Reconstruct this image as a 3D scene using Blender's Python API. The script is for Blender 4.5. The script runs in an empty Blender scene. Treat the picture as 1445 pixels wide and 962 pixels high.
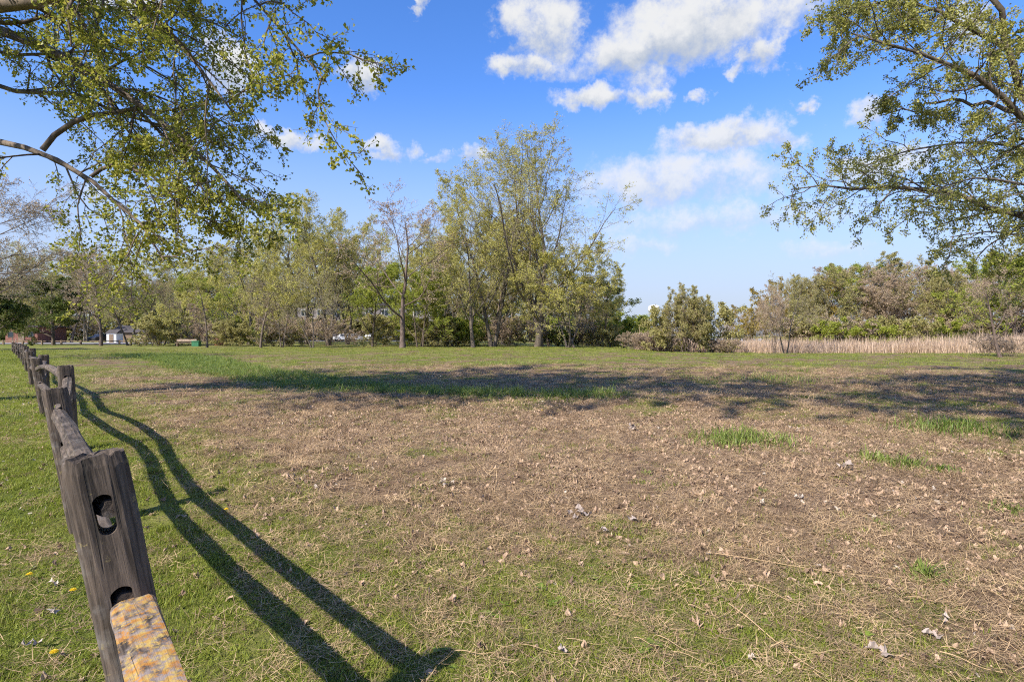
import bpy, bmesh, math, random
import numpy as np
from mathutils import Vector, Matrix, noise as mnoise

# ------------------------------------------------------------------ camera, world, sun
SC = bpy.context.scene
COL = SC.collection
R = math.radians
CAM_H, FPX, HOR, CX = 1.5, 803.0, 472.0, 722.5
cam_d = bpy.data.cameras.new('camera')
cam = bpy.data.objects.new('camera', cam_d)
COL.objects.link(cam)
cam.location = (0, 0, CAM_H)
cam.rotation_euler = (R(90 - 0.642), 0, 0)
cam_d.lens, cam_d.sensor_width = 20.0, 36.0
cam_d.clip_start, cam_d.clip_end = 0.05, 6000
SC.camera = cam

SUN_EL, SUN_AZ = 40.8, math.degrees(math.atan2(-0.89, -0.99))   # azimuth from +Y towards +X
sv = Vector((math.sin(R(SUN_AZ)) * math.cos(R(SUN_EL)), math.cos(R(SUN_AZ)) * math.cos(R(SUN_EL)), math.sin(R(SUN_EL))))
sun_d = bpy.data.lights.new('sun', 'SUN')
sun_d.energy, sun_d.angle, sun_d.color = 5.0, R(0.53), (1.0, 0.93, 0.82)
sun = bpy.data.objects.new('sun', sun_d)
COL.objects.link(sun)
sun.rotation_euler = sv.to_track_quat('Z', 'Y').to_euler()
sun.location = sv * 60

SC.view_settings.view_transform = 'Standard'
SC.view_settings.look = 'None'
SC.view_settings.exposure = 0.68
SC.view_settings.gamma = 1.0
SC.view_settings.use_curve_mapping = False
SC.cycles.max_bounces = 5
SC.cycles.diffuse_bounces = 2
SC.cycles.glossy_bounces = 2
SC.cycles.transmission_bounces = 4
SC.cycles.transparent_max_bounces = 4
SC.cycles.use_denoising = False
SC.cycles.use_adaptive_sampling = True
SC.cycles.adaptive_threshold = 0.03
SC.cycles.filter_width = 1.1
SC.cycles.sample_clamp_indirect = 4.0

class NT:
    """tiny helper for node trees"""
    def __init__(s, tree):
        s.t = tree
    def n(s, typ, **kw):
        nd = s.t.nodes.new(typ)
        for k, v in kw.items():
            setattr(nd, k, v)
        return nd
    def set(s, sock, v):
        if isinstance(v, bpy.types.NodeSocket):
            s.t.links.new(v, sock)
        else:
            sock.default_value = v
    def m(s, op, a, b=None, c=None, clamp=False):
        nd = s.n('ShaderNodeMath', operation=op, use_clamp=clamp)
        for i, v in enumerate((a, b, c)):
            if v is not None:
                s.set(nd.inputs[i], v)
        return nd.outputs[0]
    def vm(s, op, a, b=None):
        nd = s.n('ShaderNodeVectorMath', operation=op)
        s.set(nd.inputs[0], a)
        if b is not None:
            s.set(nd.inputs[1], b)
        return nd.outputs['Value'] if op in ('LENGTH', 'DOT_PRODUCT') else nd.outputs[0]
    def mix(s, f, a, b, blend='MIX'):
        nd = s.n('ShaderNodeMix', data_type='RGBA', blend_type=blend)
        s.set(nd.inputs[0], f)
        s.set(nd.inputs[6], a if isinstance(a, bpy.types.NodeSocket) else (*a, 1))
        s.set(nd.inputs[7], b if isinstance(b, bpy.types.NodeSocket) else (*b, 1))
        return nd.outputs[2]
    def noise(s, vec, scale, detail=4, rough=0.55, dist=0.0):
        nd = s.n('ShaderNodeTexNoise')
        if vec is not None:
            s.set(nd.inputs['Vector'], vec)
        nd.inputs['Scale'].default_value = scale
        nd.inputs['Detail'].default_value = detail
        nd.inputs['Roughness'].default_value = rough
        nd.inputs['Distortion'].default_value = dist
        return nd.outputs
    def ramp(s, f, lo, hi, a=0.0, b=1.0):
        nd = s.n('ShaderNodeMapRange', interpolation_type='SMOOTHSTEP')
        s.set(nd.inputs[0], f)
        nd.inputs[1].default_value, nd.inputs[2].default_value = lo, hi
        nd.inputs[3].default_value, nd.inputs[4].default_value = a, b
        return nd.outputs[0]

# sky with cumulus; the cloud layout repeats every quarter turn round the horizon
world = bpy.data.worlds.new('World')
SC.world = world
world.use_nodes = True
w = NT(world.node_tree)
for nd in list(world.node_tree.nodes):
    world.node_tree.nodes.remove(nd)
SKY_STRENGTH = 0.15
sky = w.n('ShaderNodeTexSky', sky_type='NISHITA', sun_disc=False, sun_elevation=R(SUN_EL), sun_rotation=R(SUN_AZ))
sky.altitude, sky.air_density, sky.dust_density, sky.ozone_density = 200, 1.0, 0.3, 2.5
hs = w.n('ShaderNodeHueSaturation')
hs.inputs['Saturation'].default_value = 1.27
hs.inputs['Value'].default_value = 1.05
w.set(hs.inputs['Color'], sky.outputs[0])
gen = w.n('ShaderNodeTexCoord').outputs['Generated']
sep = w.n('ShaderNodeSeparateXYZ')
w.set(sep.inputs[0], gen)
az = w.m('ARCTAN2', sep.outputs[0], sep.outputs[1])
az = w.m('WRAP', az, math.pi / 4, -math.pi / 4)
el = w.m('ARCSINE', sep.outputs[2])
cmb = w.n('ShaderNodeCombineXYZ')
w.set(cmb.inputs[0], az)
w.set(cmb.inputs[1], el)
n1 = w.noise(gen, 9.0, 6, 0.62)[1]
n2 = w.noise(gen, 34.0, 5, 0.6)[1]
dis = w.vm('ADD', w.vm('MULTIPLY', w.vm('SUBTRACT', n1, (.5, .5, .5)), (.20, .085, 0)),
           w.vm('MULTIPLY', w.vm('SUBTRACT', n2, (.5, .5, .5)), (.075, .045, 0)))
pos = w.vm('ADD', cmb.outputs[0], dis)
CLOUDS = [  # pixel centre, half sizes, strength
    (505, 102, 38, 34, 1), (395, 190, 52, 15, .9), (545, 215, 36, 18, .95), (657, 221, 30, 17, .95), (610, 226, 22, 10, .6),
    (765, 38, 52, 55, .95), (735, 98, 50, 22, .9), (985, 42, 150, 56, 1.15), (900, 70, 80, 40, 1), (1088, 78, 36, 34, 1),
    (835, 137, 62, 20, 1), (905, 140, 34, 18, .8), (1010, 190, 88, 26, 1), (1090, 197, 50, 20, .85), (1125, 157, 20, 12, .8),
    (945, 255, 150, 42, .85), (1010, 308, 170, 26, .62), (1230, 160, 44, 26, .9), (1350, 40, 46, 34, .9), (315, 92, 50, 46, 1),
    (105, 272, 60, 18, .6), (603, 10, 14, 16, .8), (190, 6, 50, 22, .8), (1255, 228, 80, 22, .8), (890, 345, 90, 12, .45), (1170, 345, 90, 16, .45), (840, 95, 90, 18, .55), (905, 112, 40, 20, .6), (985, 136, 22, 8, .6), (1060, 100, 20, 8, .5)]
dens = shade = None
for (px, py, rx, ry, st) in CLOUDS:
    a0 = math.atan((px - CX) / FPX)
    ca = math.cos(a0)
    e0 = math.atan((HOR - py) / FPX * ca)
    ra, re = rx / FPX * ca * ca, ry / FPX * ca * math.cos(e0) ** 2
    q = w.vm('MULTIPLY', w.vm('SUBTRACT', pos, (a0, e0, 0)), (1 / ra, 1 / re, 0))
    l2 = w.vm('DOT_PRODUCT', q, q)
    d = w.m('MULTIPLY', w.m('SUBTRACT', 1.35, l2), st)
    sy = w.n('ShaderNodeSeparateXYZ')
    w.set(sy.inputs[0], q)
    wt = w.m('MAXIMUM', d, 0.0)
    dens = d if dens is None else w.m('SMOOTH_MAX', dens, d, 0.25)
    sh = w.m('MULTIPLY', sy.outputs[1], wt)
    shade = sh if shade is None else w.m('ADD', shade, sh)
nf = w.noise(gen, 22.0, 8, 0.66)[0]
dens = w.m('ADD', dens, w.m('MULTIPLY', w.m('SUBTRACT', nf, 0.5), 2.6))
cover = w.m('MULTIPLY', w.ramp(dens, -.05, 1.35), w.ramp(el, 0.0, 0.42, 0.55, 0.95))
lit = w.ramp(w.m('ADD', shade, w.m('MULTIPLY', w.m('SUBTRACT', nf, 0.5), 2.4)), -1.1, 0.5)
ccol = w.mix(lit, (2.15, 2.4, 2.8), (3.75, 3.75, 3.7))
tint = w.mix(1.0, hs.outputs[0], (.99, .875, 1.07), 'MULTIPLY')
hazy = w.mix(w.ramp(el, 0.0, .42, .95, 0.0), tint, (2.2, 2.62, 3.35))
skymix = w.mix(cover, hazy, ccol)
bg = w.n('ShaderNodeBackground')
w.set(bg.inputs[0], skymix)
bg.inputs[1].default_value = SKY_STRENGTH
out = w.n('ShaderNodeOutputWorld')
w.set(out.inputs[0], bg.outputs[0])

# ------------------------------------------------------------------ helpers
RNG = np.random.default_rng(7)

def W(px, py, d):
    """world point seen at a photograph pixel at depth d"""
    return np.array([(px - CX) / FPX * d, d, CAM_H + (HOR - py) / FPX * d])

def tag(o, label=None, cat=None, group=None, kind=None):
    if label: o['label'] = label
    if cat: o['category'] = cat
    if group: o['group'] = group
    if kind: o['kind'] = kind
    return o

def link(name, mesh, parent=None, loc=None):
    o = bpy.data.objects.new(name, mesh)
    COL.objects.link(o)
    if parent is not None: o.parent = parent
    if loc is not None: o.location = loc
    return o

def empty(name, loc, rz=0.0, sc=None):
    o = bpy.data.objects.new(name, None)
    COL.objects.link(o)
    o.location = loc
    o.rotation_euler = (0, 0, rz)
    o.empty_display_size = 0.2
    if sc is not None: o.scale = (sc, sc, sc) if np.isscalar(sc) else sc
    return o

def np_mesh(name, blocks, mats, smooth=True):
    """blocks: list of (verts (n,3), faces (m,k), material index)"""
    vs, loops, starts, mi = [], [], [], []
    off = lo = 0
    for v, f, m in blocks:
        if len(f) == 0: continue
        vs.append(v)
        k = f.shape[1]
        loops.append((f + off).ravel())
        starts.append(lo + np.arange(len(f)) * k)
        mi.append(np.full(len(f), m))
        off += len(v)
        lo += f.size
    me = bpy.data.meshes.new(name)
    if not vs: return me
    v = np.concatenate(vs).astype(np.float32)
    l = np.concatenate(loops).astype(np.int32)
    st = np.concatenate(starts).astype(np.int32)
    mi = np.concatenate(mi).astype(np.int32)
    me.vertices.add(len(v)); me.vertices.foreach_set('co', v.ravel())
    me.loops.add(len(l)); me.loops.foreach_set('vertex_index', l)
    me.polygons.add(len(st)); me.polygons.foreach_set('loop_start', st)
    me.polygons.foreach_set('material_index', mi)
    if smooth: me.polygons.foreach_set('use_smooth', np.ones(len(st), bool))
    me.update(calc_edges=True)
    for m in mats: me.materials.append(m)
    return me

class VN:
    """fast value noise on numpy arrays"""
    def __init__(s, seed, n=256):
        s.t = np.random.default_rng(seed).random((n, n)); s.n = n
    def __call__(s, x, y):
        xi, yi = np.floor(x).astype(int), np.floor(y).astype(int)
        fx, fy = x - xi, y - yi
        fx, fy = fx * fx * (3 - 2 * fx), fy * fy * (3 - 2 * fy)
        g = lambda a, b: s.t[(xi + a) % s.n, (yi + b) % s.n]
        return (g(0, 0) * (1 - fx) + g(1, 0) * fx) * (1 - fy) + (g(0, 1) * (1 - fx) + g(1, 1) * fx) * fy
    def fbm(s, x, y, o=4):
        r, a, t = 0, 1, 0
        for i in range(o):
            r = r + a * s(x * 2 ** i + 17.3 * i, y * 2 ** i + 5.1 * i); t += a; a *= .55
        return r / t
VA, VB, VC = VN(1), VN(2), VN(3)
def ss(a, b, x):
    t = np.clip((x - a) / (b - a), 0, 1)
    return t * t * (3 - 2 * t)
def blob(x, y, cx, cy, rx, ry):
    return np.exp(-(((x - cx) / rx) ** 2 + ((y - cy) / ry) ** 2))

# ------------------------------------------------------------------ materials
def new_mat(name):
    m = bpy.data.materials.new(name)
    m.use_nodes = True
    t = NT(m.node_tree)
    return m, t, m.node_tree.nodes['Principled BSDF']

def simple_mat(name, col, rough=0.7, metal=0.0, var=0.12, scale=6.0, bump=0.0):
    m, t, b = new_mat(name)
    tc = t.n('ShaderNodeTexCoord').outputs['Object']
    nz = t.noise(tc, scale, 5)[0]
    c2 = tuple(c * (1 - 2.2 * var) for c in col)
    c1 = tuple(min(1, c * (1 + 1.2 * var)) for c in col)
    t.set(b.inputs['Base Color'], t.mix(t.ramp(nz, .3, .7), c2, c1))
    b.inputs['Roughness'].default_value = rough
    b.inputs['Metallic'].default_value = metal
    if bump:
        bn = t.n('ShaderNodeBump')
        bn.inputs['Strength'].default_value = bump
        t.set(bn.inputs['Height'], nz)
        t.set(b.inputs['Normal'], bn.outputs[0])
    return m

def leaf_mat(name, c1, c2, trans=0.35, rough=0.55, per='island'):
    m, t, b = new_mat(name)
    if per == 'island':
        r = t.n('ShaderNodeNewGeometry').outputs['Random Per Island']
    else:
        ri = t.n('ShaderNodeNewGeometry').outputs['Random Per Island']
        ro = t.n('ShaderNodeObjectInfo').outputs['Random']
        r = t.m('ADD', t.m('MULTIPLY', ri, .55), t.m('MULTIPLY', ro, .45))
    col = t.mix(r, c1, c2)
    t.set(b.inputs['Base Color'], col)
    b.inputs['Roughness'].default_value = rough
    b.inputs['Specular IOR Level'].default_value = 0.3
    if trans > 0:
        tr = t.n('ShaderNodeBsdfTranslucent')
        t.set(tr.inputs[0], col)
        mx = t.n('ShaderNodeMixShader')
        mx.inputs[0].default_value = trans
        t.set(mx.inputs[1], b.outputs[0])
        t.set(mx.inputs[2], tr.outputs[0])
        t.set(m.node_tree.nodes['Material Output'].inputs[0], mx.outputs[0])
    return m

def bark_mat(name, c1, c2, sc=9.0):
    m, t, b = new_mat(name)
    tc = t.n('ShaderNodeTexCoord').outputs['Object']
    v = t.vm('MULTIPLY', tc, (1, 1, .22))
    nz = t.noise(v, sc, 6, .65)[0]
    big = t.noise(tc, 1.1, 3)[0]
    f = t.m('ADD', t.m('MULTIPLY', nz, .7), t.m('MULTIPLY', big, .3))
    t.set(b.inputs['Base Color'], t.mix(t.ramp(f, .35, .65), c1, c2))
    b.inputs['Roughness'].default_value = .9
    bn = t.n('ShaderNodeBump')
    bn.inputs['Strength'].default_value = .8
    bn.inputs['Distance'].default_value = .02
    t.set(bn.inputs['Height'], nz)
    t.set(b.inputs['Normal'], bn.outputs[0])
    return m

BARK = {'grey': bark_mat('bark_grey', (.06, .047, .035), (.185, .15, .112)),
        'brown': bark_mat('bark_brown', (.06, .044, .032), (.19, .145, .105)),
        'pale': bark_mat('bark_pale', (.15, .12, .095), (.33, .28, .22)),
        'red': bark_mat('bark_reddish', (.07, .048, .038), (.19, .14, .11))}
TWIG = {'grey': bark_mat('twig_grey', (.20, .165, .11), (.42, .35, .23)), 'brown': bark_mat('twig_brown', (.15, .115, .07), (.34, .27, .17)),
        'pale': bark_mat('twig_pale', (.24, .19, .13), (.46, .38, .26)), 'red': bark_mat('twig_red', (.22, .145, .10), (.45, .33, .24))}
LEAF = {'yellow': leaf_mat('leaf_yellow_green', (.38, .36, .07), (.62, .57, .175), .45),
        'lime': leaf_mat('leaf_lime', (.24, .30, .035), (.50, .52, .095), .5),
        'olive': leaf_mat('leaf_olive', (.28, .26, .075), (.50, .45, .185), .4),
        'bud': leaf_mat('leaf_bud', (.34, .25, .16), (.58, .46, .32), .3),
        'dark': leaf_mat('leaf_dark', (.06, .09, .015), (.18, .21, .045), .4),
        'gold': leaf_mat('leaf_gold', (.28, .20, .04), (.42, .33, .08), .35),
        'near': leaf_mat('leaf_near_left', (.19, .23, .025), (.50, .47, .09), .5, .42),
        'nearr': leaf_mat('leaf_near_right', (.25, .265, .05), (.53, .51, .16), .5, .42)}

def weathered_mat(name, lichen=False):
    m, t, b = new_mat(name)
    tc = t.n('ShaderNodeTexCoord').outputs['Object']
    v = t.vm('MULTIPLY', tc, (1, 1, .07))
    grain = t.noise(v, 70, 5, .65, .6)[0]
    broad = t.noise(v, 14, 4, .6)[0]
    blot = t.noise(tc, 9, 5, .6)[0]
    f = t.m('ADD', t.m('MULTIPLY', grain, .6), t.m('MULTIPLY', broad, .4))
    col = t.mix(t.ramp(f, .36, .66), (.022, .015, .010), (.155, .115, .085))
    col = t.mix(t.ramp(blot, .50, .76), col, (.17, .15, .13))
    crack = t.ramp(t.noise(v, 26, 3, .5, 1.2)[0], .27, .37)
    col = t.mix(crack, (.009, .007, .005), col)
    if lichen:
        l1 = t.noise(tc, 24, 7, .72)[0]
        l2 = t.noise(tc, 90, 4, .6)[0]
        lf = t.ramp(t.m('ADD', t.m('MULTIPLY', l1, .75), t.m('MULTIPLY', l2, .35)), .49, .62)
        lc = t.mix(t.ramp(t.noise(tc, 30, 4)[0], .35, .65), (.34, .14, .02), (.42, .30, .08))
        nrm = t.n('ShaderNodeSeparateXYZ')
        t.set(nrm.inputs[0], t.n('ShaderNodeNewGeometry').outputs['Normal'])
        col = t.mix(t.ramp(t.noise(tc, 25, 5)[0], .36, .6), col, (.24, .195, .175))
        col = t.mix(t.m('MULTIPLY', lf, t.ramp(nrm.outputs[2], .2, .7)), col, lc)
    else:
        l1 = t.ramp(t.noise(tc, 21, 5, .7)[0], .63, .7)
        col = t.mix(t.m('MULTIPLY', l1, .45), col, (.33, .26, .10))
    t.set(b.inputs['Base Color'], col)
    b.inputs['Roughness'].default_value = .88
    bn = t.n('ShaderNodeBump')
    bn.inputs['Strength'].default_value = .9
    bn.inputs['Distance'].default_value = .006
    t.set(bn.inputs['Height'], t.m('ADD', f, t.m('MULTIPLY', crack, .6)))
    t.set(b.inputs['Normal'], bn.outputs[0])
    return m
WOOD = weathered_mat('weathered_wood')
WOOD_L = weathered_mat('weathered_wood_lichen', True)

# ------------------------------------------------------------------ terrain
FD = np.array([-0.66, 0.75])            # fence direction
def fence_s(x, y):
    return (x + 1.2) * .75 + (y - 1.65) * .66
def ground_z(x, y):
    x = np.asarray(x, float); y = np.asarray(y, float)
    z = .14 * ss(2.5, 6.5, y)
    z = z + .13 * np.exp(-((y - 11.2 - .02 * x * x * .3) / 1.7) ** 2) * ss(-7, -2.5, x) * (1 - ss(4, 9, x))
    z = z + .05 * (VA.fbm(x * .35 + 40, y * .35 + 40, 3) - .5) * ss(2, 6, np.hypot(x, y))
    z = z + .018 * (VB.fbm(x * 2.1 + 90, y * 2.1 + 90, 3) - .5)
    z = z - 1.0 * ss(40, 56, y) * ss(9, 22, x) - .5 * ss(66, 80, y) * ss(-5, 10, x)
    return z
def masks(x, y):
    """green cover and leaf-litter cover of the ground"""
    s = fence_s(x, y)
    n = VA.fbm(x * .9 + 50, y * .9 + 50, 4) - .5
    nf = VB.fbm(x * 2.6 + 80, y * 2.6 + 80, 4) - .5
    s = s + 1.1 * (VC.fbm(x * .8 + 60, y * .8 + 60, 4) - .5)
    g = .53 + .44 * (1 - ss(.5, 2.6, s + .9 * n))
    g = g + .45 * blob(x, y, .3, 3.1, 1.0, 1.1) + .4 * blob(x, y, .95, 2.6, .8, .6)
    g = g - .26 * blob(x, y, 1.6, 5.0, 1.6, 1.4) - .16 * blob(x, y, 3.0, 3.4, 1.6, 1.2)
    lit = np.clip(blob(x, y, 1.2, 7.6, 3.6, 2.6) * 1.5 + blob(x, y, 3.8, 5.2, 2.6, 1.5) * .8 + blob(x, y, -3.6, 8.8, 1.8, 1.6) * .6, 0, 1)
    lit = np.maximum(lit, .22 * ss(1.2, 2.4, s) * (1 - ss(9, 13, y))) * ss(.8, 2.2, s)
    g = g - .42 * lit
    far = ss(20, 30, y)
    g = g - .24 * ss(10.5, 12.5, y) * (1 - ss(20, 27, y)) * ss(-6, -2, x)
    g = g + far * .02 + ss(34, 48, y) * .17
    g = g - .25 * blob(x, y, -9.5, 13, 3.2, 2.5) - .25 * blob(x, y, -19, 29, 3.5, 5)
    gl = strip(x, y)
    g = g + .8 * gl
    g = g + 1.0 * n * (1 + .2 * far) + 1.15 * nf
    return np.clip(g, 0, 1), np.clip(lit + .5 * n * lit, 0, 1)
STRIP = [(-26, 40), (-17.5, 31), (-12, 23), (-7.5, 18), (-4.6, 14.8), (-2.2, 12.8), (-.2, 11.9), (1.4, 11.6)]
def strip(x, y):
    best = np.full(np.shape(x), 1e9)
    for (a, b) in zip(STRIP[:-1], STRIP[1:]):
        ax, ay = a; dx, dy = b[0] - ax, b[1] - ay
        t = np.clip(((x - ax) * dx + (y - ay) * dy) / (dx * dx + dy * dy), 0, 1)
        wdt = .55 + .045 * (ay + t * dy)
        best = np.minimum(best, np.hypot(x - ax - t * dx, y - ay - t * dy) / wdt)
    return 1 - ss(.55, 1.15, best + .35 * (VC.fbm(x * 1.2 + 30, y * 1.2 + 30, 3) - .5))

N = 320
u = np.linspace(-1, 1, N)
ax = 3.2 * np.sinh(u * 6.6)
ay = 3.2 * np.sinh(np.linspace(-.62, 1, N) * 6.6) + 4
gx, gy = np.meshgrid(ax, ay)
gz = ground_z(gx, gy)
vv = np.stack([gx, gy, gz], -1).reshape(-1, 3)
ii = np.arange(N * N).reshape(N, N)
ff = np.stack([ii[:-1, :-1], ii[:-1, 1:], ii[1:, 1:], ii[1:, :-1]], -1).reshape(-1, 4)

gm, t, b = new_mat('ground')
tc = t.n('ShaderNodeTexCoord').outputs['Object']
ga = t.n('ShaderNodeAttribute', attribute_name='green').outputs['Fac']
la = t.n('ShaderNodeAttribute', attribute_name='litter').outputs['Fac']
fa = t.n('ShaderNodeAttribute', attribute_name='far').outputs['Fac']
nA = t.noise(tc, 3.2, 8, .68)[0]
nB = t.noise(tc, 26, 6, .7)[0]
nC = t.noise(tc, 120, 4, .7)[0]
nD = t.noise(tc, .45, 6, .65)[0]
nS = t.noise(t.vm('MULTIPLY', tc, (1, 4.5, 1)), 9, 7, .7, 1.2)[0]
soil = t.mix(t.ramp(nB, .3, .7), (.07, .042, .025), (.20, .125, .074))
thatch = t.mix(t.ramp(t.m('ADD', t.m('MULTIPLY', nC, .5), t.m('MULTIPLY', nS, .5)), .36, .64), (.15, .098, .055), (.42, .30, .175))
brown = t.mix(t.ramp(t.m('ADD', t.m('MULTIPLY', nA, .6), t.m('MULTIPLY', nB, .4)), .42, .58), soil, thatch)
litc = t.mix(t.ramp(nB, .36, .62), (.12, .075, .048), (.40, .28, .19))
brown = t.mix(t.m('MULTIPLY', la, .7), brown, litc)
grn = t.mix(t.ramp(nC, .3, .7), (.045, .065, .01), (.16, .20, .032))
grn = t.mix(t.ramp(nD, .35, .68), grn, (.25, .24, .07))
gf = t.m('ADD', ga, t.m('MULTIPLY', t.m('SUBTRACT', t.m('ADD', t.m('MULTIPLY', nB, .5), t.m('MULTIPLY', nA, .5)), .5), 1.7))
gf = t.ramp(gf, .34, .72)
t.set(b.inputs['Base Color'], t.mix(gf, brown, grn))
b.inputs['Roughness'].default_value = .95
b.inputs['Specular IOR Level'].default_value = .1
bn = t.n('ShaderNodeBump')
bn.inputs['Strength'].default_value = 1.0
bn.inputs['Distance'].default_value = .03
t.set(bn.inputs['Height'], t.m('ADD', t.m('MULTIPLY', nB, .8), t.m('MULTIPLY', nC, .4)))
t.set(b.inputs['Normal'], bn.outputs[0])
me = np_mesh('ground', [(vv, ff, 0)], [gm])
mg, ml = masks(gx.ravel(), gy.ravel())
for nm, arr in (('green', mg), ('litter', ml), ('far', ss(15, 40, np.hypot(gx, gy).ravel()))):
    at = me.attributes.new(nm, 'FLOAT', 'POINT')
    at.data.foreach_set('value', arr.astype(np.float32))
tag(link('ground', me), kind='structure')

def sheet(name, pts, mat, dz=.01, sub=24):
    """a ground-hugging quad sheet from four corner points"""
    p = np.array(pts, float)
    s = np.linspace(0, 1, sub + 1)
    a, c = np.meshgrid(s, s)
    xy = ((1 - a)[..., None] * (1 - c)[..., None] * p[0] + a[..., None] * (1 - c)[..., None] * p[1]
          + a[..., None] * c[..., None] * p[2] + (1 - a)[..., None] * c[..., None] * p[3])
    z = ground_z(xy[..., 0], xy[..., 1]) + dz
    v = np.concatenate([xy, z[..., None]], -1).reshape(-1, 3)
    k = sub + 1
    i = np.arange(k * k).reshape(k, k)
    f = np.stack([i[:-1, :-1], i[:-1, 1:], i[1:, 1:], i[1:, :-1]], -1).reshape(-1, 4)
    return tag(link(name, np_mesh(name, [(v, f, 0)], [mat])), kind='structure')
ASPH = simple_mat('parking_asphalt', (.27, .25, .23), .9, scale=2)
sheet('parking_lot', [(-150, 78), (-52, 80), (-56, 96), (-150, 96)], ASPH, .06)
sheet('car_park', [(-58, 108), (-8, 108), (-8, 128), (-62, 128)], simple_mat('car_park_asphalt', (.12, .12, .12), .9, scale=2), .06)
WATER, t, b = new_mat('lake_water')
b.inputs['Base Color'].default_value = (.10, .14, .19, 1)
b.inputs['Roughness'].default_value = .12
bn = t.n('ShaderNodeBump'); bn.inputs['Strength'].default_value = .15
t.set(bn.inputs['Height'], t.noise(t.n('ShaderNodeTexCoord').outputs['Object'], .8, 4)[0])
t.set(b.inputs['Normal'], bn.outputs[0])
sheet('lake', [(40, 150), (140, 140), (170, 420), (60, 420)], WATER, .25)

# ------------------------------------------------------------------ trees
def unit(v):
    return v / np.maximum(np.linalg.norm(v, axis=-1, keepdims=True), 1e-9)

def grow(rng, st, dr, ln, rad, nseg, wig, trop, tip=.25):
    """m branches grown together; returns (m,n+1,3) points and (m,n+1) radii"""
    m = len(st)
    P = np.zeros((m, nseg + 1, 3)); P[:, 0] = st
    d = unit(dr)
    for i in range(nseg):
        d = unit(d + rng.normal(0, wig, (m, 3)) + np.array([0, 0, trop]))
        P[:, i + 1] = P[:, i] + d * (ln / nseg)[:, None]
    tt = np.linspace(0, 1, nseg + 1)[None]
    return P, rad[:, None] * (1 - (1 - tip) * tt)

def spawn(rng, P, Rr, per, t0, t1, ang, angsd, lr, rr, flat=0.0, minr=.004, taper=.55, lmax=None):
    """children of branches P; returns start, dir, length, radius"""
    m, n, _ = P.shape
    cnt = np.maximum(1, rng.poisson(per, m)) if per < 4 else np.maximum(2, np.round(per * rng.uniform(.75, 1.25, m)).astype(int))
    idx = np.repeat(np.arange(m), cnt)
    k = np.concatenate([np.arange(c) for c in cnt])
    tt = t0 + (t1 - t0) * (k + rng.uniform(.1, .9, len(k))) / np.repeat(cnt, cnt)
    f = np.clip(tt * (n - 1), 0, n - 1.001)
    i = f.astype(int); fr = (f - i)[:, None]
    st = P[idx, i] * (1 - fr) + P[idx, i + 1] * fr
    T = unit(P[idx, i + 1] - P[idx, i])
    r0 = Rr[idx, i] * (1 - fr[:, 0]) + Rr[idx, i + 1] * fr[:, 0]
    plen = np.linalg.norm(np.diff(P, axis=1), axis=2).sum(1)[idx]
    ref = np.where(np.abs(T[:, 2:3]) > .85, np.array([[1., 0, 0]]), np.array([[0, 0, 1.]]))
    a = unit(np.cross(T, ref)); bb = np.cross(T, a)
    phi = k * 2.39996 + rng.uniform(0, 6.28, m)[idx] + rng.normal(0, .4, len(k))
    side = a * np.cos(phi)[:, None] + bb * (np.sin(phi) * (1 - flat))[:, None]
    th = np.radians(rng.normal(ang, angsd, len(k)))[:, None]
    dr = unit(T * np.cos(th) + unit(side) * np.sin(th))
    ln = plen * lr * (1 - taper * (tt - t0) / max(t1 - t0, 1e-6)) * rng.uniform(.7, 1.25, len(k))
    if lmax: ln = np.minimum(ln, lmax * rng.uniform(.7, 1.1, len(k)))
    return st, dr, ln, np.maximum(r0 * rr, minr)

def tubes(P, Rr, sides):
    m, n, _ = P.shape
    T = np.gradient(P, axis=1); T = unit(T)
    mean = unit(T.mean(1))
    ref = np.where(np.abs(mean[:, 2:3]) > .8, np.array([[1., 0, 0]]), np.array([[0, 0, 1.]]))
    a = np.cross(mean, ref)[:, None]
    a = unit(a - T * (a * T).sum(-1, keepdims=True))
    bb = np.cross(T, a)
    th = np.arange(sides) * 2 * np.pi / sides
    V = P[:, :, None] + Rr[:, :, None, None] * (a[:, :, None] * np.cos(th)[:, None] + bb[:, :, None] * np.sin(th)[:, None])
    base = (np.arange(m) * n * sides)[:, None, None]
    ring = (np.arange(n - 1) * sides)[None, :, None]
    s0 = np.arange(sides)[None, None]; s1 = (s0 + 1) % sides
    F = np.stack([base + ring + s0, base + ring + s1, base + ring + sides + s1, base + ring + sides + s0], -1)
    return V.reshape(-1, 3), F.reshape(-1, 4)

def leaves(rng, P, per, size, spread=.03, droop=.2, t0=.15, aspect=.75):
    """folded diamond leaves along branches"""
    m, n, _ = P.shape
    tot = int(m * per)
    idx = rng.integers(0, m, tot)
    f = rng.uniform(t0, 1, tot) * (n - 1.001)
    i = f.astype(int); fr = (f - i)[:, None]
    c = P[idx, i] * (1 - fr) + P[idx, i + 1] * fr + rng.normal(0, spread, (tot, 3))
    ax = unit(rng.normal(0, 1, (tot, 3)) + np.array([0, 0, -droop]))
    sd = unit(np.cross(ax, rng.normal(0, 1, (tot, 3))))
    up = np.cross(ax, sd)
    s = (size * rng.uniform(.6, 1.3, tot))[:, None]
    fold = up * s * .18
    V = np.stack([c, c + ax * s * .5 + sd * s * aspect * .5 + fold, c + ax * s, c + ax * s * .5 - sd * s * aspect * .5 + fold], 1)
    b0 = (np.arange(tot) * 4)[:, None]
    return V.reshape(-1, 3), np.concatenate([b0 + [0, 1, 2], b0 + [0, 2, 3]], 0)

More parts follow.
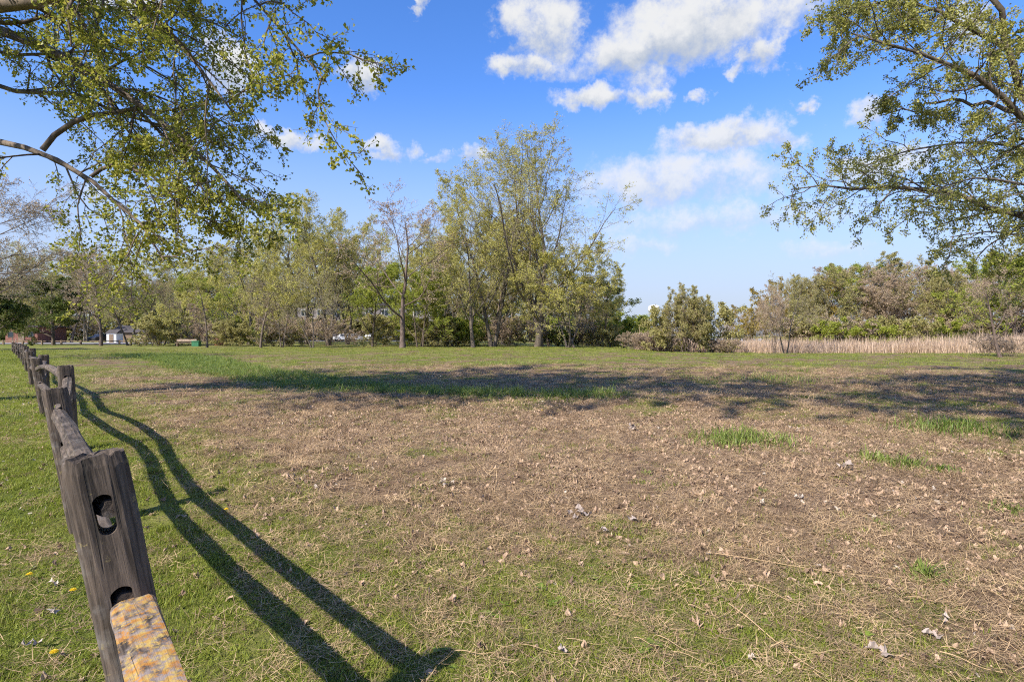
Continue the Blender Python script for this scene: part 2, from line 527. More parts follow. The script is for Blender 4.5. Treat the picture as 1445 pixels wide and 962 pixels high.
def make_tree(seed, H=18, stems=1, lean=.08, r0=None, fork=.0, limbs=11, limb_t=(.28, .97), ang=42, lr=.5, trop=.05,
              sub=7, sub2=6, sub3=4, leaf=.14, per=6, bark='grey', leafm='yellow', wig=.09, spread_stem=.16, droop3=0.0, taper=.55):
    rng = np.random.default_rng(seed)
    r0 = r0 or H * .017
    m = stems
    st = np.stack([rng.normal(0, .22, m) * (m > 1), rng.normal(0, .22, m) * (m > 1), np.full(m, -.25)], -1)
    a = rng.uniform(0, 6.28) + np.arange(m) * 6.28 / m
    sp = spread_stem if m > 1 else lean
    dr = np.stack([np.cos(a) * sp, np.sin(a) * sp, np.ones(m)], -1)
    P0, R0 = grow(rng, st, dr, H * .9 * rng.uniform(.85, 1.05, m), np.full(m, r0 / m ** .35), 10, wig * .55, .03, .14)
    R0[:, 0] *= 1.35
    P1, R1 = grow(rng, *spawn(rng, P0, R0, limbs, *limb_t, ang, 9, lr, .52, taper=taper), 7, wig, trop, .2)
    P2, R2 = grow(rng, *spawn(rng, P1, R1, sub, .2, .98, 40, 12, .48, .5, minr=.014), 5, wig * 1.3, trop * .8, .3)
    P3, R3 = grow(rng, *spawn(rng, P2, R2, sub2, .15, 1, 42, 14, .5, .55, minr=.009), 2, wig * 1.5, trop * .4 - droop3 * .5, .5)
    P4, R4 = grow(rng, *spawn(rng, P3, R3, sub3, .2, 1, 40, 16, .6, .7, minr=.007), 1, wig * 1.6, -droop3, .6)
    tb = [(*tubes(P0, R0, 9), 0), (*tubes(P1, R1, 6), 0), (*tubes(P2, R2, 4), 0)]
    cb = [(*tubes(P3, R3, 3), 0), (*tubes(P4, R4, 3), 0)]
    if per > 0:
        cb.append((*leaves(rng, P4, per, leaf, leaf * .7), 1))
        cb.append((*leaves(rng, P3, per * .5, leaf, leaf * .7), 1))
    return (np_mesh('trunk', tb, [BARK[bark]]), np_mesh('crown', cb, [TWIG[bark], LEAF[leafm]]))

ARCH = {
    'cotton': make_tree(11, 18, 1, ang=40, lr=.62, trop=.07, per=5, leaf=.11, bark='grey', leafm='yellow', limbs=15, limb_t=(.14, .97), r0=.22, sub=8, sub3=5),
    'cotton2': make_tree(12, 18, 2, ang=36, lr=.56, trop=.08, per=5, leaf=.11, bark='grey', leafm='yellow', limbs=11, limb_t=(.14, .97), spread_stem=.2, sub=7, r0=.24, sub3=5),
    'lime': make_tree(13, 13, 1, ang=50, lr=.6, trop=.03, per=11, leaf=.13, bark='brown', leafm='lime', limbs=13, limb_t=(.14, .97), r0=.17),
    'lime2': make_tree(14, 12, 3, ang=46, lr=.55, trop=.04, per=10, leaf=.13, bark='brown', leafm='lime', limbs=9, limb_t=(.12, .97), sub=6, r0=.16),
    'bare': make_tree(15, 16, 1, ang=46, lr=.68, trop=.06, per=2.2, leaf=.1, bark='red', leafm='bud', limbs=12, wig=.13, sub=9, limb_t=(.22, .95), r0=.22, sub3=5),
    'bare2': make_tree(16, 13, 2, ang=50, lr=.64, trop=.03, per=1.8, leaf=.1, bark='grey', leafm='olive', limbs=9, wig=.12, sub=8, spread_stem=.3, r0=.17, sub3=5),
    'olive': make_tree(17, 14, 1, ang=48, lr=.64, trop=.04, per=7, leaf=.12, bark='brown', leafm='olive', limbs=13, limb_t=(.14, .97), r0=.18, sub3=5),
    'olive2': make_tree(18, 14, 3, ang=42, lr=.55, trop=.05, per=7, leaf=.12, bark='pale', leafm='olive', limbs=9, sub=6, limb_t=(.14, .97), r0=.18, sub3=5),
    'bud': make_tree(19, 13, 3, ang=42, lr=.55, trop=.06, per=5, leaf=.085, bark='red', leafm='bud', limbs=9, sub=7, limb_t=(.12, .97), r0=.16, sub3=5),
    'spread': make_tree(20, 10, 1, ang=62, lr=.85, trop=.02, per=6, leaf=.12, bark='brown', leafm='yellow', limbs=9, limb_t=(.32, .97), wig=.13, taper=.65, r0=.15),
    'dark': make_tree(21, 11, 1, ang=65, lr=.5, trop=0, per=12, leaf=.13, bark='brown', leafm='dark', limbs=16, limb_t=(.12, .97), taper=.75, r0=.17),
    'arch': make_tree(22, 12, 4, ang=36, lr=.55, trop=-.02, per=5, leaf=.11, bark='grey', leafm='yellow', limbs=8, spread_stem=.45, sub=7, droop3=.2, limb_t=(.2, .97), r0=.15),
    'shrub': make_tree(23, 4.2, 7, ang=46, lr=.5, trop=.02, per=8, leaf=.11, bark='brown', leafm='lime', limbs=5, sub=4, sub2=4, sub3=3, limb_t=(.12, .97), spread_stem=.5, r0=.06),
    'shrub2': make_tree(24, 4.0, 8, ang=46, lr=.5, trop=.03, per=5, leaf=.1, bark='brown', leafm='olive', limbs=5, sub=4, sub2=4, sub3=3, limb_t=(.1, .97), spread_stem=.45, r0=.05),
    'thicket': make_tree(25, 4.5, 9, ang=38, lr=.5, trop=.05, per=1.4, leaf=.09, bark='red', leafm='bud', limbs=5, sub=4, sub2=4, sub3=4, limb_t=(.1, .97), spread_stem=.4, r0=.05),
    'gold': make_tree(26, 8, 5, ang=40, lr=.5, trop=-.01, per=7, leaf=.11, bark='pale', leafm='gold', limbs=6, sub=5, sub2=5, limb_t=(.12, .97), spread_stem=.4, droop3=.2, r0=.12),
    'twiggy': make_tree(27, 11, 1, ang=58, lr=.85, trop=.0, per=1.2, leaf=.08, bark='brown', leafm='bud', limbs=14, limb_t=(.25, .97), sub=10, sub2=8, sub3=5, droop3=.12, wig=.12),
}
ARCH_H = {'cotton': 18, 'cotton2': 18, 'lime': 13, 'lime2': 12, 'bare': 16, 'bare2': 13, 'olive': 14, 'olive2': 14, 'bud': 13, 'spread': 10,
          'dark': 11, 'arch': 12, 'shrub': 4.2, 'shrub2': 4, 'thicket': 4.5, 'gold': 8, 'twiggy': 11}
def true_h(me2):
    co = np.empty(len(me2.vertices) * 3, np.float32)
    me2.vertices.foreach_get('co', co)
    z = co.reshape(-1, 3)[:, 2]
    return np.percentile(z, 99.7)
for k in ARCH: ARCH_H[k] = true_h(ARCH[k][1])

def place_tree(kind, px, top, d, label, name='tree', group=None, wide=1.0, rz=None, cat=None, lean=(0, 0)):
    """a tree standing at the bearing of photo column px, depth d, reaching the height of row top"""
    x = (px - CX) / FPX * d
    z = float(ground_z(x, d))
    h = CAM_H + (HOR - top) / FPX * d - z
    s = h / ARCH_H[kind]
    o = empty(name, (x, d, z), RNG.uniform(0, 6.28) if rz is None else rz, (s * wide, s * wide, s))
    o.rotation_euler[0], o.rotation_euler[1] = lean
    tag(o, label, cat or ('shrub' if 'shrub' in name else 'tree'), group)
    link('stem' if 'shrub' in name else 'trunk', ARCH[kind][0], o)
    link('foliage' if 'shrub' in name else 'crown', ARCH[kind][1], o)
    return o

# the tall cottonwood in the middle and its neighbours
big = make_tree(101, 22.5, 2, ang=38, lr=.66, trop=.09, sub=9, sub2=7, sub3=5, leaf=.11, per=4.6, bark='grey', leafm='yellow', limbs=13, limb_t=(.14, .97), spread_stem=.19, r0=.36, wig=.085)
ARCH['tall'] = big; ARCH_H['tall'] = true_h(big[1])
T = place_tree
T('tall', 766, 178, 62, 'tallest cottonwood with twin trunks and thin yellow-green leaves at the field edge', 'cottonwood_tree', rz=.6, wide=1.3)
T('cotton2', 695, 246, 64, 'yellow-green cottonwood leaning against the left flank of the tallest tree', 'cottonwood_tree', wide=1.05)
T('cotton', 668, 292, 60, 'smaller leafy cottonwood with dark stems below the tall pair', 'cottonwood_tree', wide=1.05)
T('cotton', 630, 315, 70, 'rounded yellow-green tree beside a big bare reddish tree', 'cottonwood_tree')
T('arch', 806, 335, 60, 'arching multi-stemmed willow-like tree at the open end of the wood', 'arching_tree', wide=1.15)
T('arch', 848, 372, 66, 'thin arching tree hanging over the low shrubs at the wood end', 'arching_tree')
T('bare', 568, 278, 58, 'large bare reddish-budded tree with wide forked limbs', 'bare_tree', wide=1.25)
T('lime', 525, 372, 64, 'bright green leafy tree in front of the grey apartment block', 'leafy_tree')
T('lime2', 595, 378, 62, 'bright green many-stemmed tree under the big bare tree', 'leafy_tree')
T('cotton2', 462, 282, 72, 'tall pale tree with thick double trunk beside the apartment block', 'tall_tree', wide=1.05)
T('cotton', 402, 280, 74, 'tall slender light green tree rising behind a small dark straight trunk', 'tall_tree')
T('cotton', 352, 302, 80, 'tall soft green tree behind the leaning yellow-topped tree', 'tall_tree')
T('cotton2', 492, 300, 78, 'tall thin yellow-green tree between the double trunk and the big bare tree', 'tall_tree')
T('cotton', 432, 292, 79, 'tall pale green tree squeezed between two taller neighbours', 'tall_tree')
T('cotton', 612, 322, 78, 'tall yellow-green tree just right of the big bare tree', 'tall_tree')
T('spread', 368, 352, 58, 'leaning tree with yellow-green crown at the lawn edge', 'spreading_tree', lean=(0, -.14))
T('bare2', 398, 378, 60, 'small straight grey tree with twiggy purple-grey crown', 'small_tree', wide=.8)
T('bare2', 440, 385, 58, 'small bent bare tree in front of the thick double trunk', 'small_tree', lean=(0, -.18))
T('spread', 292, 368, 60, 'small yellow-green tree with a curved trunk near the red kiosk', 'small_tree', lean=(0, -.05))
T('bare', 142, 342, 68, 'upright bare tree with straight trunk on the lawn before the parking', 'bare_tree', wide=1.0)
T('bare2', 180, 372, 70, 'multi-stemmed bare grey tree beside the dark-roofed house', 'bare_tree', wide=1.15)
T('twiggy', 205, 385, 72, 'wide twiggy leafless tree right of the dark-roofed house', 'bare_tree')
T('dark', 75, 392, 74, 'dark green dense tree beside the brick building', 'dark_tree', wide=1.2)
T('olive', 100, 350, 96, 'olive-green tree behind the brick building', 'olive_tree')
T('twiggy', -62, 232, 30, 'twiggy purplish leafless tree standing left of the fence line', 'bare_tree', wide=1.0)
T('dark', -15, 395, 50, 'dark green low-branching tree by the fence end', 'dark_tree', wide=1.5)
T('dark', 232, 412, 78, 'dark narrow evergreen-looking tree left of the red kiosk', 'dark_tree', wide=.8)
MARKS = [(-15, 'the fence end'), (75, 'the brick building'), (142, 'the upright bare lawn tree'), (182, 'the dark-roofed house'), (232, 'the narrow dark tree'),
         (292, 'the curved tree by the kiosk'), (352, 'the leaning yellow-green tree'), (398, 'the small straight grey tree'), (460, 'the thick double trunk'), (525, 'the apartment block'), (568, 'the big bare reddish tree'),
         (610, 'the mid-wood trees'), (668, 'the smaller leafy cottonwood'), (700, 'the leaning cottonwood'), (766, 'the tallest cottonwood'), (806, 'the arching willow-like tree'), (848, 'the thin arching tree'),
         (1066, 'the golden willow bush'), (1100, 'the twin-stemmed tree in the reeds'), (1150, 'the golden-topped willow'), (1212, 'the fresh green treetop'), (1252, 'the tallest reedside crown'), (1310, 'the middle of the reed bed'), (1360, 'the last open reeds'), (1405, 'the leaning bare tree'), (1440, 'the pale overhanging boughs'), (1500, 'the far end of the reed bed')]
def mark(px): return min(MARKS, key=lambda q: abs(q[0] - px))[1]
FARWOOD = [('olive', 12, 352, 110), ('cotton', 60, 346, 120), ('olive2', 120, 352, 118), ('cotton', 165, 350, 125), ('olive', 215, 352, 120), ('lime', 255, 385, 105),
           ('cotton2', 285, 350, 115), ('olive2', 320, 345, 112), ('lime2', 335, 400, 90), ('olive', 425, 330, 96), ('olive2', 490, 340, 135), ('cotton', 540, 330, 140),
           ('olive', 605, 340, 92), ('cotton2', 650, 300, 88), ('olive2', 715, 300, 84), ('olive', 775, 345, 82), ('bud', 830, 400, 86), ('olive2', 20, 400, 92), ('lime', 190, 400, 112),
           ('bud', 270, 410, 100), ('bud', 375, 390, 88), ('olive', 690, 340, 78)]
for k, px, top, d in FARWOOD:
    lab = {'olive': 'olive-green tree in the wood behind the lawn trees', 'olive2': 'pale-stemmed olive tree in the wood behind the lawn trees',
           'cotton': 'light yellow-green tree behind the lawn trees', 'cotton2': 'forked yellow-green tree in the far wood',
           'lime': 'bright green tree deep in the wood', 'lime2': 'bright green many-stemmed tree deep in the wood', 'bud': 'reddish budding tree deep in the wood'}[k]
    T(k, px, top, d, lab.replace(' the lawn trees', ' ' + mark(px)).replace('in the far wood behind', 'behind') if 'lawn trees' in lab else lab + ' behind ' + mark(px), 'woodland_tree', 'trees in the far wood', wide=1.1)
for i in range(30):
    k = ['olive', 'cotton', 'olive2', 'bud', 'dark'][i % 5]
    px = -60 + i * 31 + RNG.uniform(-8, 8)
    T(k, px, RNG.uniform(385, 402), RNG.uniform(138, 165), {'olive': 'hazy olive tree at the back of the wood', 'cotton': 'pale tree at the back of the wood', 'olive2': 'many-stemmed tree at the back of the wood',
      'bud': 'reddish tree at the back of the wood', 'dark': 'dark tree at the back of the wood'}[k] + ' behind ' + mark(px), 'woodland_tree', 'trees at the back of the wood', wide=1.5)
for i in range(34):
    k = ['shrub2', 'shrub', 'thicket', 'shrub2'][i % 4]
    px = -40 + i * 28 + RNG.uniform(-8, 8)
    T(k, px, RNG.uniform(440, 450), RNG.uniform(128, 140), {'shrub': 'green bush deep behind the wood', 'shrub2': 'olive bush deep behind the wood', 'thicket': 'bare thicket deep behind the wood'}[k] + ' past ' + mark(px), 'shrub', 'bushes deep behind the wood', wide=1.7)
US = [(318, 'shrub2'), (335, 'shrub2'), (352, 'shrub'), (372, 'shrub2'), (385, 'thicket'), (412, 'shrub2'), (426, 'thicket'), (470, 'thicket'), (505, 'thicket'), (530, 'shrub2'), (548, 'shrub2'),
      (580, 'shrub'), (602, 'thicket'), (622, 'shrub2'), (640, 'shrub2'), (655, 'shrub'), (678, 'shrub2'), (700, 'thicket'), (715, 'thicket'), (728, 'shrub2'), (775, 'shrub2'), (790, 'shrub'),
      (812, 'shrub2'), (828, 'thicket'), (842, 'shrub2'), (860, 'shrub2'), (874, 'shrub'), (610, 'thicket'), (640, 'thicket'), (760, 'thicket'), (820, 'thicket'), (300, 'thicket'), (245, 'shrub2'), (220, 'shrub2'), (272, 'thicket')]
for i, (px, k) in enumerate(US):
    T(k, px + RNG.uniform(-4, 4), RNG.uniform(440, 464), RNG.uniform(64, 74),
      {'shrub': 'bright green leafy shrub in the undergrowth along the wood', 'shrub2': 'olive-brown shrub in the undergrowth along the wood', 'thicket': 'leafless reddish thicket in the undergrowth along the wood'}[k].replace('along the wood', 'near ' + mark(px)),
      'shrub', 'undergrowth along the wood', wide=RNG.uniform(1.0, 1.5))
# shrubs in the open gap and the right treeline
shr = make_tree(131, 6.2, 12, ang=42, lr=.5, trop=.04, per=5, leaf=.07, bark='red', leafm='olive', limbs=7, sub=5, sub2=5, sub3=4, limb_t=(.1, .97), spread_stem=.2, r0=.1)
ARCH['bigshrub'] = shr; ARCH_H['bigshrub'] = true_h(shr[1])
T('bigshrub', 972, 402, 50, 'large rounded olive-brown shrub standing alone at the field edge', 'large_shrub', wide=.95)
T('shrub2', 1000, 425, 51, 'dark olive shrub on the right shoulder of the large rounded shrub', 'shrub')
T('shrub2', 940, 432, 52, 'airy olive shrub on the left shoulder of the large rounded shrub', 'shrub')
for px in (893, 906, 920, 934): T('thicket', px, 468, 55, 'low brown leafless thicket between the wood and the large shrub', 'shrub', 'low thicket at the gap', wide=1.6)
for px in (1030, 1016): T('thicket', px, 477, 50, 'low brown bramble at the foot of the reeds', 'shrub', 'brambles before the reeds', wide=1.6)
T('bud', 1093, 402, 47, 'small twin-stemmed reddish bare tree standing in the reeds', 'bare_tree', wide=.7)
T('bare2', 1108, 388, 49, 'small spindly grey bare tree behind the twin-stemmed one', 'bare_tree', wide=.9)
T('gold', 1066, 430, 78, 'golden-yellow willow bush at the open end of the right treeline', 'willow_shrub')
T('gold', 1120, 392, 84, 'golden-topped willow behind the bare trees in the reeds', 'willow_shrub')
RW = [('bud', 1045, 440, 95), ('bud', 1080, 420, 84), ('olive', 1140, 388, 78), ('bud', 1165, 380, 84), ('olive', 1185, 374, 76), ('lime', 1212, 369, 82), ('bud', 1235, 372, 78), ('olive2', 1252, 358, 80),
      ('bud', 1275, 376, 74), ('bud', 1300, 366, 84), ('olive2', 1325, 378, 72), ('bud', 1345, 372, 80), ('olive', 1368, 380, 66), ('bud', 1390, 380, 72), ('olive', 1425, 352, 62), ('lime', 1440, 358, 55), ('bud', 1460, 350, 60), ('olive2', 1490, 345, 60), ('olive', 1530, 350, 60)]
for k, px, top, d in RW:
    lab = {'olive': 'round olive-green tree beyond the reeds', 'olive2': 'pale-stemmed olive tree beyond the reeds', 'bud': 'reddish-brown budding tree beyond the reeds', 'lime': 'fresh green tree beyond the reeds'}[k]
    T(k, px, top, d, lab + ' by ' + mark(px), 'woodland_tree', 'trees beyond the reeds', wide=1.25)
for i in range(26):
    k = ['shrub2', 'thicket', 'shrub2', 'thicket', 'shrub'][i % 5]
    px = 1125 + i * 14 + RNG.uniform(-5, 5)
    T(k, px, RNG.uniform(444, 458), RNG.uniform(60, 68),
      {'shrub': 'bright green bush just behind the reed bed', 'shrub2': 'olive bush just behind the reed bed', 'thicket': 'reddish leafless bush just behind the reed bed'}[k] + ' near ' + mark(px), 'shrub', 'bushes behind the reeds', wide=1.3)
T('bare', 1412, 372, 34, 'leaning pale-trunked bare tree at the edge of the reeds', 'bare_tree', lean=(0, -.3), wide=1.1, rz=0)
for px, top in ((1390, 470), (1412, 476), (1430, 478)): T('thicket', px, top, 36, 'low tangled bramble round the leaning tree', 'shrub', 'brambles round the leaning tree', wide=1.2)
for i, (px, top, d) in enumerate([(760, 452, 260), (860, 455, 280), (905, 456, 300), (945, 455, 320), (985, 452, 300), (1025, 456, 340), (1060, 452, 300)]):
    T(['olive', 'bud'][i % 2], px, top, d, 'distant rounded tree on the far shore', 'distant_tree', 'trees on the far shore', wide=1.7)

# ------------------------------------------------------------------ the two near trees: limbs laid out by hand
def near_tree(seed, name, label, base, trunk_top, r_trunk, limbs, extra, leafm, bark, leaf, per, droop):
    rng = np.random.default_rng(seed)
    x, y = base
    z = float(ground_z(x, y))
    tp = np.linspace(0, 1, 9)[:, None]
    TP = np.array([x, y, z - .3]) * (1 - tp) + np.array(trunk_top) * tp
    TP[1:-1, :2] += rng.normal(0, .08, (7, 2))
    TR = r_trunk * (1 - .55 * tp[:, 0]); TR[0] *= 1.4
    tb = [(*tubes(TP[None], TR[None], 12), 0)]
    cb = []
    def resample(pts, n=14):
        pts = np.array(pts, float)
        s = np.concatenate([[0], np.cumsum(np.linalg.norm(np.diff(pts, axis=0), axis=1))])
        q = np.linspace(0, s[-1], n)
        o = np.stack([np.interp(q, s, pts[:, i]) for i in range(3)], -1)
        for _ in range(2): o[1:-1] = .25 * o[:-2] + .5 * o[1:-1] + .25 * o[2:]
        o[1:-1] += rng.normal(0, .035, (n - 2, 3))
        return o
    def clothe(L, LR, sp, lsz, lper, l1=1.5, t0=.3):
        st = spawn(rng, L, LR, sp, t0, 1.0, 52, 14, .3, .42, taper=.35, minr=.012, lmax=l1)
        P2, R2 = grow(rng, *st, 6, .17, -droop * .5, .3)
        P3, R3 = grow(rng, *spawn(rng, P2, R2, 7, .12, 1, 48, 15, .5, .55, minr=.006, lmax=.8), 4, .2, -droop, .4)
        P4, R4 = grow(rng, *spawn(rng, P3, R3, 4, .15, 1, 45, 18, .55, .7, minr=.0035, lmax=.4), 2, .22, -droop, .5)
        tb.append((*tubes(P2, R2, 6), 0))
        cb.append((*tubes(P3, R3, 4), 0)); cb.append((*tubes(P4, R4, 3), 0))
        cb.append((*leaves(rng, P4, lper, lsz, .03, .5, .1), 1))
        cb.append((*leaves(rng, P3, lper * .5, lsz, .03, .5, .3), 1))
    for (r0, r1, pts, t0, n) in limbs:
        L = resample(pts)[None]
        LR = np.linspace(r0, r1, 14)[None]
        tb.append((*tubes(L, LR, 9), 0))
        clothe(L, LR, n, leaf, per, t0=t0)
    for (tx, ty, tz) in extra:       # upper crown, mostly out of view
        s0 = TP[rng.integers(5, 9)]
        mid = s0 * .5 + np.array([tx, ty, tz]) * .5 + np.array([0, 0, 1.2])
        L = resample([s0, mid, (tx, ty, tz)])[None]
        LR = np.linspace(.16, .03, 14)[None]
        tb.append((*tubes(L, LR, 7), 0))
        clothe(L, LR, 13, leaf * 3.2, per * .33, 2.6, .25)
    o = empty(name, (x, y, z))
    off = np.array([x, y, z])
    link('trunk', np_mesh('trunk', [(v - off, f, m) for v, f, m in tb], [BARK[bark]]), o)
    link('crown', np_mesh('crown', [(v - off, f, m) for v, f, m in cb], [BARK[bark], LEAF[leafm]]), o)
    return tag(o, label, 'tree')

def PL(*p): return [W(*q) for q in p]
TL = np.array([-12.8, 9.6, 9.0])
left_limbs = [
    (.15, .05, [(-12.9, 9.6, 6.0)] + PL((-150, 30, 9), (0, 22, 8), (100, 2, 7.6), (200, -40, 7.2), (330, -70, 6.8)), .5, 12),
    (.13, .018, [(-12.9, 9.6, 5.4)] + PL((-120, 20, 9.8), (0, 38, 9.6), (60, 62, 9.4), (115, 98, 9.2), (175, 113, 9), (205, 160, 8.8), (262, 205, 8.7), (310, 232, 8.6), (345, 285, 8.4)), .5, 17),
    (.07, .012, [(-12.9, 9.6, 5.2)] + PL((-120, 100, 11), (0, 128, 10.6), (60, 138, 10.4), (115, 135, 10.2), (175, 155, 10), (235, 190, 9.8), (290, 185, 9.6)), .5, 15),
    (.095, .012, [(-12.9, 9.6, 4.4)] + PL((-120, 180, 9.8), (0, 196, 9.4), (65, 214, 9.1), (130, 250, 8.8), (180, 286, 8.6), (210, 322, 8.5), (232, 368, 8.4)), .62, 10),
    (.045, .01, PL((62, 213, 9.1), (92, 182, 9.2), (150, 150, 9.3), (215, 160, 9.3), (275, 250, 9.2), (330, 300, 9)), .4, 12),
    (.10, .012, [(-12.8, 9.6, 7.5)] + PL((-60, -80, 9), (120, -60, 8.2), (195, 0, 7.9), (232, 32, 7.8), (275, 52, 7.7), (300, 105, 7.6), (330, 160, 7.5)), .5, 15),
    (.06, .01, [(-12.8, 9.6, 8.2)] + PL((0, -140, 8.5), (250, -80, 7.6), (380, -10, 7.2), (420, 40, 7.1), (450, 85, 7.05), (462, 118, 7)), .62, 11),
    (.05, .01, [(-12.9, 9.6, 6.5)] + PL((-100, 60, 12), (60, 90, 12), (150, 60, 11.8), (250, 110, 11.5), (320, 190, 11.2)), .35, 16),
    (.05, .01, [(-12.9, 9.6, 6.2)] + PL((-100, 0, 12.5), (40, 10, 12.5), (160, 20, 12), (280, 10, 11.5), (350, 60, 11)), .35, 15),
    (.03, .008, PL((130, 250, 8.8), (150, 232, 8.8), (200, 240, 8.8), (260, 290, 8.8), (300, 320, 8.7)), .3, 8),
]
left_extra = [(-9, 4, 13), (-6, 6, 14), (-4, 3.5, 12.5), (-2, 5.5, 12), (-1, 2, 12.5), (-5, .5, 13.5), (-3, 8, 14.5), (-7, 9, 16), (-10, 12, 14), (-16, 12, 12), (-17, 6, 12), (-13, 3, 14), (-12, 9, 18), (.5, 4.5, 13), (-10, 7, 10.5), (-5.5, 4.5, 11.5), (-5, .5, 12.5), (-4, 0, 13.5), (-2, 0, 13), (-9, 2, 13.5), (-6, 3, 15), (-3, 2, 14.5), (-8, 7, 13)]
near_tree(201, 'overhanging_tree', 'big tree whose leafy green boughs hang over the fence and lawn', (-13, 9.6), TL, .48, left_limbs, left_extra, 'near', 'brown', .052, 11.0, .11)
TR_ = np.array([14.6, 11.6, 8.5])
right_limbs = [
    (.11, .012, [(14.8, 11.6, 3.4)] + PL((1560, 345, 12.2), (1445, 310, 12.3), (1390, 290, 12.4), (1320, 266, 12.5), (1250, 262, 12.6), (1180, 262, 12.7), (1115, 268, 12.8)), .3, 20),
    (.06, .01, [(14.8, 11.6, 4.6)] + PL((1500, 245, 13), (1445, 205, 13.2), (1390, 196, 13.4), (1340, 200, 13.6), (1270, 215, 13.8), (1210, 240, 14)), .3, 14),
    (.12, .014, [(14.7, 11.6, 4.8)] + PL((1500, 210, 11.5), (1445, 165, 11.3), (1400, 128, 11.1), (1350, 95, 11), (1290, 74, 10.8), (1240, 62, 10.7), (1200, 50, 10.6)), .35, 28),
    (.12, .04, [(14.7, 11.6, 5.0)] + PL((1470, 190, 12), (1440, 140, 11.8), (1418, 70, 11.5), (1398, 0, 11.3), (1380, -60, 11)), .3, 13),
    (.05, .01, PL((1445, 165, 11.3), (1400, 150, 11.8), (1350, 140, 12.2), (1300, 150, 12.6), (1240, 165, 13)), .3, 13),
    (.05, .01, PL((1418, 70, 11.5), (1350, 30, 11.5), (1290, 10, 11.4), (1220, 5, 11.2), (1180, 25, 11)), .2, 22),
    (.05, .01, [(14.8, 11.6, 3.6)] + PL((1500, 300, 11), (1440, 262, 10.8), (1400, 240, 10.6), (1350, 250, 10.4), (1300, 285, 10.3)), .35, 11),
    (.05, .01, [(14.8, 11.6, 3.2)] + PL((1500, 320, 12.5), (1440, 330, 12.5), (1390, 330, 12.4), (1340, 335, 12.3)), .35, 10),
]
right_extra = [(10, 10, 11), (9, 13, 12), (13, 8, 12), (17, 10, 12), (18, 15, 12), (14, 15, 14), (8, 9, 13), (12, 12, 15)]
near_tree(202, 'overhanging_tree', 'big tree whose pale yellow-green boughs reach out above the reeds', (15, 11.6), TR_, .5, right_limbs, right_extra, 'nearr', 'grey', .046, 17.0, .06)
# a tree of the same row standing behind the camera: its shade lies on the field
near_tree(203, 'shade_tree', 'spreading tree beside the field that shades the grass', (4.5, -6), np.array([4.2, -5.4, 9.]), .4, [], [(-2, -1, 13), (0, 0, 13.5), (1, -2, 14), (-1, 1, 14), (2, 1, 13), (0, 2.5, 14.5), (3, 0, 15), (-3, 0, 13.5), (-2, 1.5, 15), (4, 1, 14), (5, -1, 14), (6, -4, 14), (2, -4, 15)], 'near', 'brown', .058, 9.0, .1)

# ------------------------------------------------------------------ fence
def boolean_cut(obj, cutters):
    for c in cutters:
        m = obj.modifiers.new('cut', 'BOOLEAN'); m.operation = 'DIFFERENCE'; m.object = c; m.solver = 'EXACT'
    dg = bpy.context.evaluated_depsgraph_get()
    me = bpy.data.meshes.new_from_object(obj.evaluated_get(dg))
    obj.modifiers.clear()
    obj.data = me
    for c in cutters:
        bpy.data.objects.remove(c)

def post_mesh(seed, h, wd, th, nz=44):
    rng = np.random.default_rng(seed)
    per = []
    k = 9
    for i in range(k): per.append((-.5 + i / k, -.5))
    for i in range(k): per.append((.5, -.5 + i / k))
    for i in range(k): per.append((.5 - i / k, .5))
    for i in range(k): per.append((-.5, .5 - i / k))
    per = np.array(per)
    rr = np.linalg.norm(per, axis=1)
    per = per * (1 - .16 * ss(.55, .72, rr))[:, None]          # worn corners
    n = len(per)
    colw = rng.normal(0, .012, n)                              # vertical fluting
    zz = np.linspace(-.35, h, nz)
    V = []
    vn = VN(seed + 50)
    toph = rng.normal(0, .006, n)
    for j, z in enumerate(zz):
        s = 1 + colw + .05 * (vn(np.arange(n) * .9, np.full(n, z * 5)) - .5) + .03 * (vn(np.arange(n) * .2 + 30, np.full(n, z * 2.2)) - .5)
        tz = 1 - .06 * max(0, (z - (h - .03)) / .03)
        V.append(np.stack([per[:, 0] * wd * s * tz, per[:, 1] * th * s * tz, z + toph * (j >= nz - 2)], -1))
    V = np.array(V).reshape(-1, 3)
    i = np.arange(n); i2 = (i + 1) % n
    F = np.concatenate([np.stack([j * n + i, j * n + i2, (j + 1) * n + i2, (j + 1) * n + i], -1) for j in range(nz - 1)])
    # ragged top: two inner rings and a centre
    last = (nz - 1) * n
    extra, cap = [], []
    for q, sc_ in enumerate((.66, .33)):
        extra.append(np.stack([per[:, 0] * wd * sc_, per[:, 1] * th * sc_, h + rng.normal(.003, .005, n)], -1))
    o1, o2 = nz * n, (nz + 1) * n
    cap.append(np.stack([last + i, last + i2, o1 + i2, o1 + i], -1))
    cap.append(np.stack([o1 + i, o1 + i2, o2 + i2, o2 + i], -1))
    c = (nz + 2) * n
    V = np.concatenate([V] + extra + [np.array([[0, 0, h]])])
    tri = np.stack([o2 + i, o2 + i2, np.full(n, c)], -1)
    bot = i[::-1][None]
    me = bpy.data.meshes.new('post')
    me.from_pydata(V.tolist(), [], np.concatenate([F] + cap).tolist() + tri.tolist() + bot.tolist())
    me.materials.append(WOOD)
    return me

